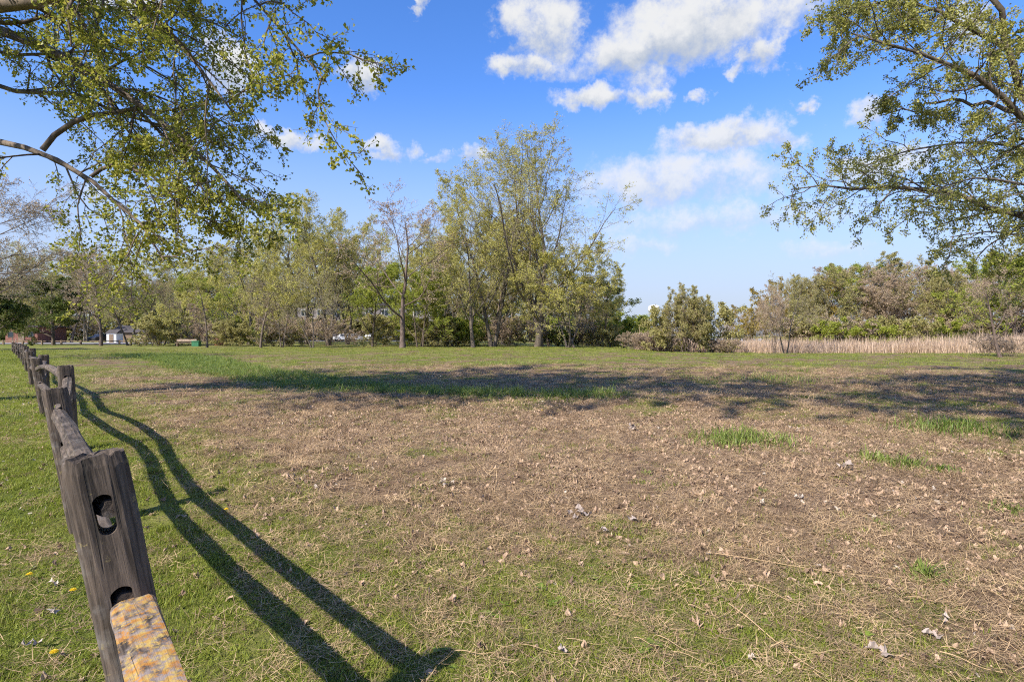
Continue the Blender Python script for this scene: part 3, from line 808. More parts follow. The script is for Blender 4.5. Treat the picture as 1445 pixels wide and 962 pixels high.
def slot_cutter(z, wd, hh, depth):
    bm = bmesh.new()
    pts = []
    for i in range(12):
        a = math.pi * i / 11
        pts.append((math.cos(a) * wd / 2 * (1 + .1 * math.sin(i * 7)), z + hh / 2 - wd / 2 + math.sin(a) * wd * .42))
    for i in range(12):
        a = math.pi + math.pi * i / 11
        pts.append((math.cos(a) * wd / 2, z - hh / 2 + wd / 2 + math.sin(a) * wd / 2))
    f = [bm.verts.new((x, -depth, zz)) for x, zz in pts]
    g = [bm.verts.new((x, depth, zz)) for x, zz in pts]
    bm.faces.new(f); bm.faces.new(g[::-1])
    for i in range(24):
        bm.faces.new((f[i], g[i], g[(i + 1) % 24], f[(i + 1) % 24]))
    bmesh.ops.recalc_face_normals(bm, faces=bm.faces)
    me = bpy.data.meshes.new('cutter'); bm.to_mesh(me); bm.free()
    return link('cutter', me)

def rail_mesh(a, b, seed, wd, th, bow, mat, tenon=.16, roll=0.0, box=.72):
    """split rail between two points with flattened ends; local frame at a"""
    rng = np.random.default_rng(seed)
    a, b = np.array(a), np.array(b)
    L = np.linalg.norm(b - a)
    n, k = 26, 12
    tt = np.linspace(0, 1, n)
    sec = np.array([(math.cos(x), math.sin(x)) for x in np.linspace(0, 2 * math.pi, k, endpoint=False) + .2])
    sec = np.sign(sec) * np.abs(sec) ** box * (1 + rng.normal(0, .07, (k, 1)))
    V = []
    vn = VN(seed + 5)
    for j, t_ in enumerate(tt):
        e = min(t_, 1 - t_) * L
        f = float(ss(0, tenon, np.array(e)))
        sw = (.56 + .44 * f) * wd / 2
        sh = (.62 + .38 * f) * th / 2
        s = 1 + .18 * (vn(np.arange(k) * .8, np.full(k, t_ * 6)) - .5)
        V.append(np.stack([sec[:, 0] * sw * s + .03 * (vn(np.array(t_ * 3.), np.array(9.)) - .5), sec[:, 1] * sh * s + bow * math.sin(math.pi * t_), np.full(k, t_ * L)], -1))
    V = np.array(V).reshape(-1, 3)
    i = np.arange(k); i2 = (i + 1) % k
    F = [tuple(x) for j in range(n - 1) for x in np.stack([j * k + i, j * k + i2, (j + 1) * k + i2, (j + 1) * k + i], -1)]
    F += [tuple(i[::-1]), tuple((n - 1) * k + i)]
    me = bpy.data.meshes.new('rail')
    me.from_pydata(V.tolist(), [], F)
    me.materials.append(mat)
    z = unit(b - a); up = np.array([0, 0, 1.]); x = unit(np.cross(up, z)); y = np.cross(z, x)
    c, s_ = math.cos(roll), math.sin(roll)
    x, y = x * c + y * s_, y * c - x * s_
    return me, Matrix([[x[0], y[0], z[0], a[0]], [x[1], y[1], z[1], a[1]], [x[2], y[2], z[2], a[2]], [0, 0, 0, 1]])

fence = empty('split_rail_fence', (-1.0, 1.65, 0))
tag(fence, 'weathered grey split-rail fence with mortised leaning posts running along the lawn', 'fence')
bpy.context.view_layer.update()
FI = fence.matrix_world.inverted()
POSTS = [(130, 643, 1.65, .186), (76, 549, 4.2, .17), (92, 516, 6.6, .04), (50, 506, 9.4, .16), (61, 501, 12, .0), (41, 495.5, 15, .1), (45, 491.5, 18, .02), (36, 489, 21, .06),
         (34, 487, 24.5, 0), (30, 485.7, 28, .04), (27, 484.8, 32, 0), (23, 484.2, 36, .03), (20, 483.5, 40, 0), (18, 483, 45, 0)]
holes = []
for i, (px, py, d, lean) in enumerate(POSTS):
    top = W(px, py, d)
    h0 = top[2] - float(ground_z(top[0], top[1]))
    base = np.array([top[0] + lean * h0, top[1] + .02 * h0, top[2] - h0])
    axis = unit(top - base)
    h = float(np.linalg.norm(top - base))
    wd, th = (.155, .125) if i == 0 else (RNG.uniform(.15, .185), RNG.uniform(.11, .14))
    o = link('post', post_mesh(300 + i, h, wd, th))
    z1, z2 = h - .165, h - .43
    if i < 8:
        boolean_cut(o, [slot_cutter(z1, .044, .12, .3), slot_cutter(z2, .05, .115, .3)])
    yv = unit(np.array([FD[0], FD[1], 0]) - axis * np.dot([FD[0], FD[1], 0], axis))
    if i == 0: yv = unit(np.array([-.60, .80, 0]) - axis * np.dot([-.60, .80, 0], axis))
    xv = np.cross(yv, axis)
    o.matrix_world = FI @ Matrix([[xv[0], yv[0], axis[0], base[0]], [xv[1], yv[1], axis[1], base[1]], [xv[2], yv[2], axis[2], base[2]], [0, 0, 0, 1]])
    o.parent = fence
    holes.append((base + axis * z1, base + axis * z2, xv))
for i in range(len(holes) - 1):
    for lev in (0, 1):
        a, b = holes[i][lev], holes[i + 1][lev]
        dr = unit(b - a)
        sgn = 1 if i % 2 else -1
        me, M = rail_mesh(a - dr * .055 + np.array([0, 0, -.012 * sgn]), b + dr * .055 + np.array([0, 0, .012 * sgn]), 400 + i * 2 + lev, RNG.uniform(.085, .11), RNG.uniform(.06, .08), -.02 if i == 0 else [.05, -.03, .09, -.02, .03][(i + lev) % 5], WOOD, roll=RNG.uniform(-.4, .4))
        o = link('rail', me)
        o.matrix_world = FI @ M
        o.parent = fence
a = holes[0][1] + np.array([-.02, .03, .0])
b = a + np.array([.66 * 3.0, -.75 * 3.0, -.12])
me, M = rail_mesh(a, b, 460, .108, .05, .0, WOOD_L, tenon=.06, roll=.1, box=.42)
o = link('rail', me); o.matrix_world = FI @ M; o.parent = fence
o['label'] = 'flat rail crusted with orange and yellow lichen'

# ------------------------------------------------------------------ scatter tools
def blades_mesh(name, rng, n, rad, h, wdt, lean, mat, segs=2, flat=0.0):
    V, F = [], []
    for i in range(n):
        r = rad * math.sqrt(rng.random()); a = rng.random() * 6.28
        bx, by = r * math.cos(a), r * math.sin(a)
        hh = h * rng.uniform(.5, 1.25); dirn = rng.random() * 6.28; ln = lean * rng.uniform(.3, 1.5)
        w2 = wdt * rng.uniform(.7, 1.3) / 2
        dx, dy = math.cos(dirn), math.sin(dirn); sx, sy = -dy * w2, dx * w2
        b0 = len(V)
        z0 = rng.uniform(0, .012) if flat else -.01
        for j in range(segs):
            tq = j / segs
            x, y, z = bx + dx * hh * ln * tq * tq, by + dy * hh * ln * tq * tq, z0 + hh * (tq - .35 * ln * tq * tq) * (1 - flat)
            if flat: x, y = bx + dx * hh * tq, by + dy * hh * tq; z = z0 + hh * .25 * math.sin(tq * 3) * rng.random() * (1 - flat)
            wj = 1 - .35 * tq
            V += [(x - sx * wj, y - sy * wj, z), (x + sx * wj, y + sy * wj, z)]
        if flat: V.append((bx + dx * hh, by + dy * hh, z0 + rng.uniform(-.004, .02)))
        else: V.append((bx + dx * hh * ln, by + dy * hh * ln, z0 + hh * (1 - .35 * ln)))
        for j in range(segs - 1):
            F.append((b0 + 2 * j, b0 + 2 * j + 1, b0 + 2 * j + 3, b0 + 2 * j + 2))
        F.append((b0 + 2 * segs - 2, b0 + 2 * segs - 1, b0 + 2 * segs))
    me = bpy.data.meshes.new(name); me.from_pydata(V, [], F); me.materials.append(mat)
    return me

def pool(name, meshes):
    c = bpy.data.collections.new(name)
    for m in meshes:
        c.objects.link(bpy.data.objects.new(m.name, m))
    return c

def scatter(name, pts, rot, scl, idx, coll, label, cat):
    me = bpy.data.meshes.new(name)
    n = len(pts)
    me.vertices.add(n); me.vertices.foreach_set('co', pts.astype(np.float32).ravel())
    for nm, ty, arr in (('rot', 'FLOAT_VECTOR', rot), ('scl', 'FLOAT_VECTOR', scl)):
        a_ = me.attributes.new(nm, ty, 'POINT'); a_.data.foreach_set('vector', arr.astype(np.float32).ravel())
    a_ = me.attributes.new('idx', 'INT', 'POINT'); a_.data.foreach_set('value', idx.astype(np.int32))
    o = link(name, me)
    ng = bpy.data.node_groups.new(name, 'GeometryNodeTree')
    ng.interface.new_socket('Geometry', in_out='INPUT', socket_type='NodeSocketGeometry')
    ng.interface.new_socket('Geometry', in_out='OUTPUT', socket_type='NodeSocketGeometry')
    nd = ng.nodes; L = ng.links
    gi, go = nd.new('NodeGroupInput'), nd.new('NodeGroupOutput')
    ip = nd.new('GeometryNodeInstanceOnPoints'); ci = nd.new('GeometryNodeCollectionInfo')
    ci.inputs['Collection'].default_value = coll
    ci.inputs['Separate Children'].default_value = True
    ci.inputs['Reset Children'].default_value = True
    ip.inputs['Pick Instance'].default_value = True
    for nm, ty, sock in (('rot', 'FLOAT_VECTOR', 'Rotation'), ('scl', 'FLOAT_VECTOR', 'Scale'), ('idx', 'INT', 'Instance Index')):
        na = nd.new('GeometryNodeInputNamedAttribute'); na.data_type = ty; na.inputs['Name'].default_value = nm
        L.new(na.outputs['Attribute'], ip.inputs[sock])
    L.new(gi.outputs[0], ip.inputs['Points']); L.new(ci.outputs[0], ip.inputs['Instance']); L.new(ip.outputs[0], go.inputs[0])
    md = o.modifiers.new('scatter', 'NODES'); md.node_group = ng
    return tag(o, label, cat, kind='stuff')

def wedge(rng, r0, r1, per_m2, half=60):
    a = R(half)
    n = int((r1 * r1 - r0 * r0) * a * per_m2)
    r = np.sqrt(rng.uniform(r0 * r0, r1 * r1, n)); th = rng.uniform(-a, a, n)
    return r * np.sin(th), r * np.cos(th)

def xyz(x, y, dz=0.0):
    return np.stack([x, y, ground_z(x, y) + dz], -1)
def rots(rng, n, tilt=.15):
    return np.stack([rng.normal(0, tilt, n), rng.normal(0, tilt, n), rng.uniform(0, 6.28, n)], -1)

GRASS = leaf_mat('grass_blade', (.115, .165, .014), (.35, .385, .06), .42, .5, 'both')
GRASS_T = leaf_mat('tall_grass_blade', (.09, .155, .02), (.32, .37, .09), .4, .45, 'both')
GRASS_O = leaf_mat('dull_grass_blade', (.17, .165, .045), (.34, .31, .10), .3, .6, 'both')
STRAW = leaf_mat('straw', (.32, .205, .105), (.68, .49, .28), .1, .7, 'both')
BROWNST = leaf_mat('brown_thatch', (.13, .08, .045), (.36, .25, .15), .1, .8, 'both')
DEAD2 = leaf_mat('dark_dead_leaf', (.10, .062, .04), (.28, .19, .13), .1, .8, 'both')
DEAD = leaf_mat('dead_leaf', (.28, .18, .11), (.64, .465, .325), .12, .75, 'both')
PALE = leaf_mat('pale_dead_leaf', (.42, .34, .26), (.62, .54, .45), .1, .7, 'both')
REED = leaf_mat('reed_blade', (.40, .28, .185), (.70, .54, .40), .25, .7, 'both')
prng = random.Random(5)
lawn = pool('lawn_pool', [blades_mesh('tuft', prng, 18, .055, .042, .0042, .8, GRASS) for i in range(4)] + [blades_mesh('tuft', prng, 16, .055, .038, .004, .9, GRASS_O) for i in range(2)])
straw = pool('straw_pool', [blades_mesh('straw', prng, 20, .07, .07, .0019, 1, [STRAW, BROWNST, BROWNST, STRAW][i % 4], 2, .9) for i in range(4)])
tall = pool('tall_pool', [blades_mesh('tall_tuft', prng, 16, .07, .24, .008, .7, GRASS_T, 3) for i in range(4)])

def lawn_points(rng, r0, r1, dens, s0, half=60):
    x, y = wedge(rng, r0, r1, dens, half)
    g, l = masks(x, y)
    keep = rng.random(len(x)) < np.maximum(ss(.22, .8, g), .22 * ss(.45, .6, VB.fbm(x * 2.5 + 7, y * 2.5 + 3, 3)))
    x, y, g = x[keep], y[keep], g[keep]
    n = len(x)
    lush = 1 - .35 * ss(0, 2.5, fence_s(x, y))
    sc = s0 * rng.uniform(.6, 1.4, n) * lush * (.55 + 1.1 * ss(.3, .7, VC.fbm(x * 1.7 + 71, y * 1.7 + 19, 3)))
    idx = np.where(rng.random(n) < .30 * ss(0.2, 2, fence_s(x, y)) + .10, rng.integers(4, 6, n), rng.integers(0, 4, n))
    return xyz(x, y), rots(rng, n), np.stack([np.full(n, s0) * rng.uniform(.8, 1.2, n), np.full(n, s0) * rng.uniform(.8, 1.2, n), sc], -1), idx
def cat_scatter(parts): return [np.concatenate(z) for z in zip(*parts)]
rg = np.random.default_rng(31)
p = cat_scatter([lawn_points(rg, .8, 5, 800, 1.0), lawn_points(rg, 5, 12, 330, 1.25), lawn_points(rg, 12, 28, 55, 1.9, 52), lawn_points(rg, 28, 64, 12, 3.0, 50)])
scatter('short_grass', *p, lawn, 'short mown green grass growing over the lawn and field', 'grass')

def straw_points(rng, r0, r1, dens, s0, half=58):
    x, y = wedge(rng, r0, r1, dens, half)
    g, l = masks(x, y)
    keep = rng.random(len(x)) < np.clip(1.15 - .75 * g, 0, 1) * (.30 + .70 * ss(.2, 1.6, fence_s(x, y)))
    x, y = x[keep], y[keep]
    n = len(x)
    s = s0 * rng.uniform(.6, 1.5, n)
    return xyz(x, y, .006), rots(rng, n, .22), np.stack([s, s, s], -1), rng.integers(0, 4, n)
p = cat_scatter([straw_points(rg, .8, 5, 620, 1.0), straw_points(rg, 5, 12, 260, 1.2), straw_points(rg, 12, 26, 40, 1.9)])
scatter('dry_thatch', *p, straw, 'dry tan straw and thatch covering the bare ground', 'thatch')

# long grass on the low ridge
x, y = wedge(rg, 8, 46, 45, 52)
kp = rg.random(len(x)) < strip(x, y) * (.5 + .5 * ss(.35, .65, VB.fbm(x * .9 + 3, y * .9 + 8, 3)))
x, y = x[kp], y[kp]
n = len(x)
s = rg.uniform(.4, 1.0, n)
scatter('long_grass_strip', xyz(x, y), rots(rg, n), np.stack([s * 1.4, s * 1.4, s], -1), rg.integers(0, 4, n), tall, 'strip of long lush green grass along the low ridge', 'grass')

# single clumps of long grass
def clump(px, py, rx, ry, hs, n, label, zoff=.15):
    d = (CAM_H - zoff) * FPX / (py - HOR)
    cx = (px - CX) / FPX * d
    wx = rx / FPX * d
    rng = random.Random(int(px * 7 + py))
    V, F = [], []
    z0 = float(ground_z(cx, d))
    for i in range(n):
        bx, by = rng.gauss(0, wx * .55), rng.gauss(0, max(ry, wx * .45) * .8)
        hh = hs * rng.uniform(.3, 1.15) * math.exp(-.7 * ((bx / wx) ** 2)) * (.6 + .4 * math.sin(bx * 23 + px) ** 2); a = rng.random() * 6.28; ln = rng.uniform(.15, 1.1)
        w2 = rng.uniform(.0035, .007); dx, dy = math.cos(a), math.sin(a)
        zb = float(ground_z(cx + bx, d + by)) - z0 - .01
        b0 = len(V)
        for j in range(4):
            q = j / 4
            wj = w2 * (1 - .6 * q * q)
            ox, oy, oz = dx * hh * ln * q * q, dy * hh * ln * q * q, hh * (q - .3 * ln * q * q)
            V += [(bx + ox + dy * wj, by + oy - dx * wj, zb + oz), (bx + ox - dy * wj, by + oy + dx * wj, zb + oz)]
        V.append((bx + dx * hh * ln, by + dy * hh * ln, zb + hh * (1 - .3 * ln)))
        for j in range(3): F.append((b0 + 2 * j, b0 + 2 * j + 1, b0 + 2 * j + 3, b0 + 2 * j + 2))
        F.append((b0 + 6, b0 + 7, b0 + 8))
    me = bpy.data.meshes.new('grass_clump'); me.from_pydata(V, [], F); me.materials.append(GRASS_T)
    o = link('grass_clump', me, loc=(cx, d, z0))
    tag(o, label, 'grass clump', 'grass clumps on the bare field')
for a_ in [(1045, 622, 78, .25, .26, 900, 'wide clump of tall bright green grass at the edge of the leaf litter'),
           (1350, 607, 90, .3, .27, 900, 'broad straggling clump of tall grass in the tree shade'),
           (1235, 648, 28, .12, .18, 200, 'small upright tuft of green grass on brown ground'),
           (1280, 655, 34, .15, .18, 260, 'medium tuft of spiky grass next to a smaller tuft'),
           (1335, 660, 24, .1, .12, 140, 'low tuft of grass beside the spiky tuft'),
           (1305, 785, 24, .08, .13, 160, 'thin wispy tuft of dull green grass among straws'),
           (1425, 706, 32, .1, .09, 200, 'short green tuft amid dry straw'),
           (758, 645, 18, .08, .07, 130, 'tiny bright green tuft in the middle of the leaf litter'),
           (1250, 725, 18, .08, .07, 110, 'tiny green tuft beside pale scraps'),
           (912, 664, 14, .06, .06, 80, 'tiny dull green tuft among dead leaves'),
           (1080, 685, 14, .06, .07, 80, 'little grass tuft behind the white scrap'),
           (708, 514, 50, .6, .35, 600, 'long dark green grass clump in the shaded field before the tall tree'),
           (1085, 536, 90, .6, .3, 900, 'long shaded green grass patch across the far field'),
           (872, 522, 14, .3, .3, 160, 'upright weed clump in the shaded field'),
           (970, 533, 25, .4, .2, 200, 'shaded grass clump left of the long shaded patch'),
           (1130, 524, 20, .3, .2, 180, 'shaded grass clump right of the long shaded patch'),
           ]:
    clump(*a_)

# reeds
reedpool = pool('reed_pool', [blades_mesh('reed', prng, 16, .45, 1.75, .035, .22, REED, 3) for i in range(4)])
xr = rg.uniform(4, 110, 26000); yr = rg.uniform(40, 78, 26000)
edge = 47.5 + 3.5 * ss(60, 20, xr * 0 + 20) + 1.6 * (VA.fbm(xr * .12, yr * 0 + 3, 3) - .5) * 2 + 6 * (1 - ss(10, 30, xr)) - 8 * ss(30, 44, xr)
kp = (yr > edge) & (yr < edge + 16) & (xr / yr > .22)
xr, yr = xr[kp], yr[kp]
n = len(xr); s = rg.uniform(.75, 1.15, n)
scatter('reed_bed', xyz(xr, yr), rots(rg, n, .08), np.stack([s, s, s * rg.uniform(.8, 1.15, n)], -1), rg.integers(0, 4, n), reedpool, 'bed of dry tan reeds along the field edge before the wood', 'reeds')

# ------------------------------------------------------------------ dead leaves, scraps, straws, dandelions
def leaf_mesh(seed, mat, size=.05, lobes=5, curl=.4):
    rng = random.Random(seed)
    V = [(0, 0, .004)]; n = 12
    for i in range(n):
        a = i / n * 6.283
        r = size * (.62 + .38 * math.cos(a) * .4 + .2 * math.sin(a * lobes + seed) + rng.uniform(-.08, .08))
        x, y = r * math.cos(a) * 1.15, r * math.sin(a) * .8
        V.append((x, y, .003 + curl * size * (abs(math.sin(a + seed)) ** 2) * rng.uniform(.5, 1.2)))
    # underside for thickness
    V += [(q[0], q[1], q[2] - .0012) for q in V]
    F = [(0, 1 + i, 1 + (i + 1) % n) for i in range(n)]
    F += [(n + 1, n + 2 + (i + 1) % n, n + 2 + i) for i in range(n)]
    F += [(1 + i, n + 2 + i, n + 2 + (i + 1) % n, 1 + (i + 1) % n) for i in range(n)]
    me = bpy.data.meshes.new('leaf'); me.from_pydata(V, [], F); me.materials.append(mat)
    return me
LM = [leaf_mesh(i, [DEAD, DEAD, DEAD2][i % 3], .034, 3 + i % 4, .6 + .25 * (i % 4)) for i in range(6)]
LP = [leaf_mesh(20 + i, PALE, .03, 3 + i % 3, .3 + .1 * i) for i in range(3)]
leafpool = pool('leaf_pool', LM + [LP[0]])
x, y = wedge(rg, 3, 24, 420, 55)
g, l = masks(x, y)
kp = rg.random(len(x)) < np.clip(.10 + 1.5 * l * ss(.25, .7, VC.fbm(x * 1.6 + 11, y * 1.6 + 23, 3)), 0, 1) * (1 - .5 * ss(13, 20, y)) * np.where(fence_s(x, y) < .3, 1.0, 1)
x, y = x[kp], y[kp]; n = len(x); s = .25 + .8 * rg.random(n) ** 2.4
scatter('leaf_litter', xyz(x, y, .008), rots(rg, n, .6), np.stack([s, s, s], -1), np.where(rg.random(n) < np.where(fence_s(x, y) < 0, .45, .05), 6, rg.integers(0, 6, n)), leafpool, 'scattered litter of small dry dead leaves on the ground', 'leaf litter')
cnt = 0
while cnt < 190:
    r = 1.9 + 5.5 * RNG.random() ** .8; th = RNG.uniform(-.75, .75)
    x, y = r * math.sin(th), r * math.cos(th)
    if y < 1.6 or 0 < fence_s(x, y) < .9 and RNG.random() < .85: continue
    cnt += 1
    left = fence_s(x, y) < .0
    pale = RNG.random() < (.55 if left else .07)
    me = (LP if pale else LM)[int(RNG.integers(0, 3 if pale else 6))]
    o = link('dead_leaf', me, loc=(x, y, float(ground_z(x, y)) + .012))
    o.rotation_euler = (RNG.normal(0, .3), RNG.normal(0, .3), RNG.uniform(0, 6.28))
    s = RNG.uniform(.4, 1.0); o.scale = (s, s, s)
    if left: tag(o, 'dry pale leaf lying in the lush grass left of the fence' if pale else 'dry brown leaf lying in the lush grass left of the fence', 'leaf', 'fallen leaves left of the fence')
    else: tag(o, 'dry whitish leaf lying on the thatch right of the fence' if pale else 'dry brown curled leaf lying on the thatch right of the fence', 'leaf', 'fallen leaves right of the fence')

def on_ground(px, py, zoff=.1):
    d = (CAM_H - zoff) * FPX / (py - HOR)
    for _ in range(4):
        x = (px - CX) / FPX * d
        d = (CAM_H - float(ground_z(x, d))) * FPX / (py - HOR)
    x = (px - CX) / FPX * d
    return x, d, float(ground_z(x, d))
BIGL = leaf_mat('grey_leaf', (.30, .24, .20), (.46, .38, .33), .1, .75)
for (px, py, sz, mat, lab) in [(818, 735, .085, BIGL, 'crumpled pile of grey-brown leaves on the thatch'), (893, 737, .05, BIGL, 'flat dark leaf beside the crumpled leaf pile'),
        (1077, 714, .038, PALE, 'bright white paper-like scrap on the brown ground'), (1195, 664, .11, BIGL, 'grey flattened leaf clump near green tufts'), (893, 608, .11, BIGL, 'grey leaf clump behind the leaf litter'),
        (798, 928, .032, BIGL, 'single thick tan leaf lying on short grass near the weeds'), (625, 688, .07, PALE, 'cluster of pale dry leaves in the thin grass'), (1255, 930, .06, BIGL, 'large dull brown leaf near two other large leaves'),
        (1330, 908, .045, BIGL, 'dark oval leaf beside the large dull leaf'), (1337, 883, .035, BIGL, 'folded brown leaf on the straw'), (854, 753, .035, BIGL, 'small tan leaf below the crumpled pile'),
        (72, 830, .032, PALE, 'white leaf standing in the green grass near the fence post'), (70, 872, .034, PALE, 'white curled leaf in grass below the standing white leaf'), (1060, 938, .026, PALE, 'little pale leaf in the foreground grass'),
        (1130, 705, .04, PALE, 'pale pink leaf behind the white scrap'), (1090, 625, .06, PALE, 'white leaf at the foot of the tall grass clump'), (40, 920, .05, BIGL, 'brown leaf heap in the lush grass by the fence')]:
    x, d, z = on_ground(px, py)
    rng = random.Random(px)
    bm = bmesh.new()
    for q in range(5 if sz > .06 else 2):
        m0 = leaf_mesh(px + q, mat, sz * (.5 if sz > .06 else .75), 4, .75)
        M = Matrix.Translation((rng.gauss(0, sz * .38), rng.gauss(0, sz * .3), .006 + q * .012)) @ Matrix.Rotation(rng.uniform(-.5, .5), 4, 'X') @ Matrix.Rotation(rng.uniform(0, 6), 4, 'Z')
        m0.transform(M); bm.from_mesh(m0); bpy.data.meshes.remove(m0)
    me = bpy.data.meshes.new('leaf_scrap'); bm.to_mesh(me); bm.free(); me.materials.append(mat)
    tag(link('leaf_scrap', me, loc=(x, d, z + .012)), lab, 'leaf')

def stalk(px0, py0, px1, py1, r, lab, group='long dry straws on the ground'):
    a = np.array(on_ground(px0, py0)); b = np.array(on_ground(px1, py1))
    n = 10
    tq = np.linspace(0, 1, n)[:, None]
    P = a * (1 - tq) + b * tq
    P[:, 2] = ground_z(P[:, 0], P[:, 1]) + .028 + .006 * np.sin(tq[:, 0] * 7)
    side = unit(np.cross(b - a, [0, 0, 1]))
    P += side * (np.sin(tq * 3.1) * np.linalg.norm(b - a) * RNG.uniform(-.02, .02))
    v, f = tubes((P - a)[None], np.linspace(r, r * .5, n)[None], 5)
    o = link('straw_stalk', np_mesh('straw_stalk', [(v, f, 0)], [STRAW], True), loc=a)
    tag(o, lab, 'straw', group)
stalk(1030, 860, 1165, 965, .0035, 'longest thick yellow straw slanting across the near grass')
stalk(1000, 786, 1265, 826, .003, 'very long thin straw stretched flat over the thatch')
stalk(1065, 832, 1140, 866, .0025, 'medium straw lying parallel to the longest straw')
stalk(1330, 930, 1420, 962, .003, 'thick pale straw beside the large dull leaf')
for i in range(70):
    px, py = RNG.uniform(620, 1440), RNG.uniform(640, 955)
    L = RNG.uniform(20, 85); a = RNG.normal(.25, .6)
    if RNG.random() > .35 + .65 * (px > 850): continue
    stalk(px, py, px + L * math.cos(a), min(958, py + L * math.sin(a) * .5), RNG.uniform(.0012, .0022), 'thin dry yellow straw lying on the thatch')
WEED = leaf_mat('weed_leaf', (.10, .16, .018), (.24, .31, .05), .35, .5)
def weed_mesh(seed):
    rng = random.Random(seed); V, F = [], []
    for i in range(9):
        a = i * 2.4 + rng.uniform(-.3, .3); L = rng.uniform(.03, .06); wd = L * rng.uniform(.2, .3); up = rng.uniform(.25, .8)
        ca, sa = math.cos(a), math.sin(a); b0 = len(V)
        for q, ww in ((0, .25), (.35, .8), (.7, 1), (1, .12)):
            r = L * q; z = .004 + L * up * (q - .55 * q * q)
            V += [(r * ca - sa * wd * ww, r * sa + ca * wd * ww, z + .15 * wd * ww), (r * ca, r * sa, z), (r * ca + sa * wd * ww, r * sa - ca * wd * ww, z + .15 * wd * ww)]
        for j in range(3):
            for k in range(2):
                p0 = b0 + j * 3 + k; F.append((p0, p0 + 1, p0 + 4, p0 + 3))
    me = bpy.data.meshes.new('weed'); me.from_pydata(V, [], F); me.materials.append(WEED)
    return me
WM = [weed_mesh(i) for i in range(5)]
for i in range(46):
    px, py = RNG.normal(800, 150), RNG.uniform(740, 950)
    if RNG.random() < .25: px = RNG.uniform(450, 1400)
    x, d, z = on_ground(px, py)
    if masks(np.array([x]), np.array([d]))[0][0] < .35 or fence_s(x, d) < .6: continue
    o = link('weed', WM[i % 5], loc=(x, d, z + .004)); sc_ = RNG.uniform(.4, .8); o.scale = (sc_, sc_, sc_); o.rotation_euler = (0, 0, RNG.uniform(0, 6.28))
    tag(o, 'small broad-leaved green weed in the thin foreground grass', 'weed', 'weeds in the thin grass')
YEL = leaf_mat('dandelion_petal', (.75, .50, .01), (.85, .62, .03), .2, .5)
for px, py, lab in [(38, 822, 'yellow dandelion left of the white leaf by the fence'), (100, 845, 'yellow dandelion beside the near fence post'), (72, 936, 'largest yellow dandelion in the grass at the foot of the fence'), (318, 727, 'small yellow dandelion in the lawn between fence shadows'), (765, 583, 'tiny yellow dandelion at the edge of the leaf litter')]:
    x, d, z = on_ground(px, py)
    root = tag(empty('dandelion', (x, d, z)), lab, 'dandelion')
    V, F = [], []
    for ring, (rr, hh) in enumerate(((.017, .0), (.012, .005), (.006, .008))):
        for i in range(14):
            a = i / 14 * 6.283 + ring * .2
            b0 = len(V)
            V += [(0, 0, .045 + hh * .5), (rr * math.cos(a - .18), rr * math.sin(a - .18), .048 + hh), (rr * 1.12 * math.cos(a), rr * 1.12 * math.sin(a), .047 + hh), (rr * math.cos(a + .18), rr * math.sin(a + .18), .048 + hh)]
            F.append((b0, b0 + 1, b0 + 2, b0 + 3))
    me = bpy.data.meshes.new('flower_head'); me.from_pydata(V, [], F); me.materials.append(YEL); link('flower_head', me, root)
    P = np.array([[0, 0, -.01], [.002, 0, .02], [0, 0, .046]])
    v, f = tubes(P[None], np.full((1, 3), .0018), 5)
    link('stem', np_mesh('stem', [(v, f, 0)], [GRASS]), root)

# ------------------------------------------------------------------ buildings and far things
def box(bm, x0, x1, y0, y1, z0, z1):
    v = [bm.verts.new(c) for c in ((x0, y0, z0), (x1, y0, z0), (x1, y1, z0), (x0, y1, z0), (x0, y0, z1), (x1, y0, z1), (x1, y1, z1), (x0, y1, z1))]
    for q in ((0, 3, 2, 1), (4, 5, 6, 7), (0, 1, 5, 4), (1, 2, 6, 5), (2, 3, 7, 6), (3, 0, 4, 7)): bm.faces.new([v[i] for i in q])
def part(name, parent, mat, *boxes, bev=0.0):
    bm = bmesh.new()
    for q in boxes: box(bm, *q)
    if bev: bmesh.ops.bevel(bm, geom=bm.edges[:], offset=bev, segments=2, affect='EDGES')
    me = bpy.data.meshes.new(name); bm.to_mesh(me); bm.free(); me.materials.append(mat)
    return link(name, me, parent)
def gable(name, parent, mat, x0, x1, y0, y1, z0, zr, ov=.35):
    ym = (y0 + y1) / 2
    V = [(x0 - ov, y0 - ov, z0), (x1 + ov, y0 - ov, z0), (x1 + ov, y1 + ov, z0), (x0 - ov, y1 + ov, z0), (x0 - ov, ym, zr), (x1 + ov, ym, zr)]
    F = [(0, 1, 5, 4), (2, 3, 4, 5), (0, 4, 3), (1, 2, 5), (0, 3, 2, 1)]
    me = bpy.data.meshes.new(name); me.from_pydata(V, [], F); me.materials.append(mat)
    return link(name, me, parent)
M_BRICK = simple_mat('brick_wall', (.20, .085, .06), .85, scale=3)
M_GREY = simple_mat('grey_brick', (.17, .15, .145), .85, scale=2)
M_DARKR = simple_mat('dark_roof', (.07, .06, .058), .8, scale=3)
M_WHITE = simple_mat('white_paint', (.74, .73, .70), .5, var=.05)
M_TAN = simple_mat('tan_wall', (.40, .30, .22), .8)
M_BROWN = simple_mat('brown_siding', (.20, .14, .09), .8)
M_RED = simple_mat('red_paint', (.28, .07, .05), .7)
M_GREEN = simple_mat('green_paint', (.03, .16, .07), .5)
M_CONC = simple_mat('balcony_concrete', (.42, .40, .38), .8)
M_GLASS, t_, b_ = new_mat('window_glass')
b_.inputs['Base Color'].default_value = (.03, .04, .05, 1); b_.inputs['Roughness'].default_value = .08
M_RUB = simple_mat('tyre_rubber', (.02, .02, .02), .8)

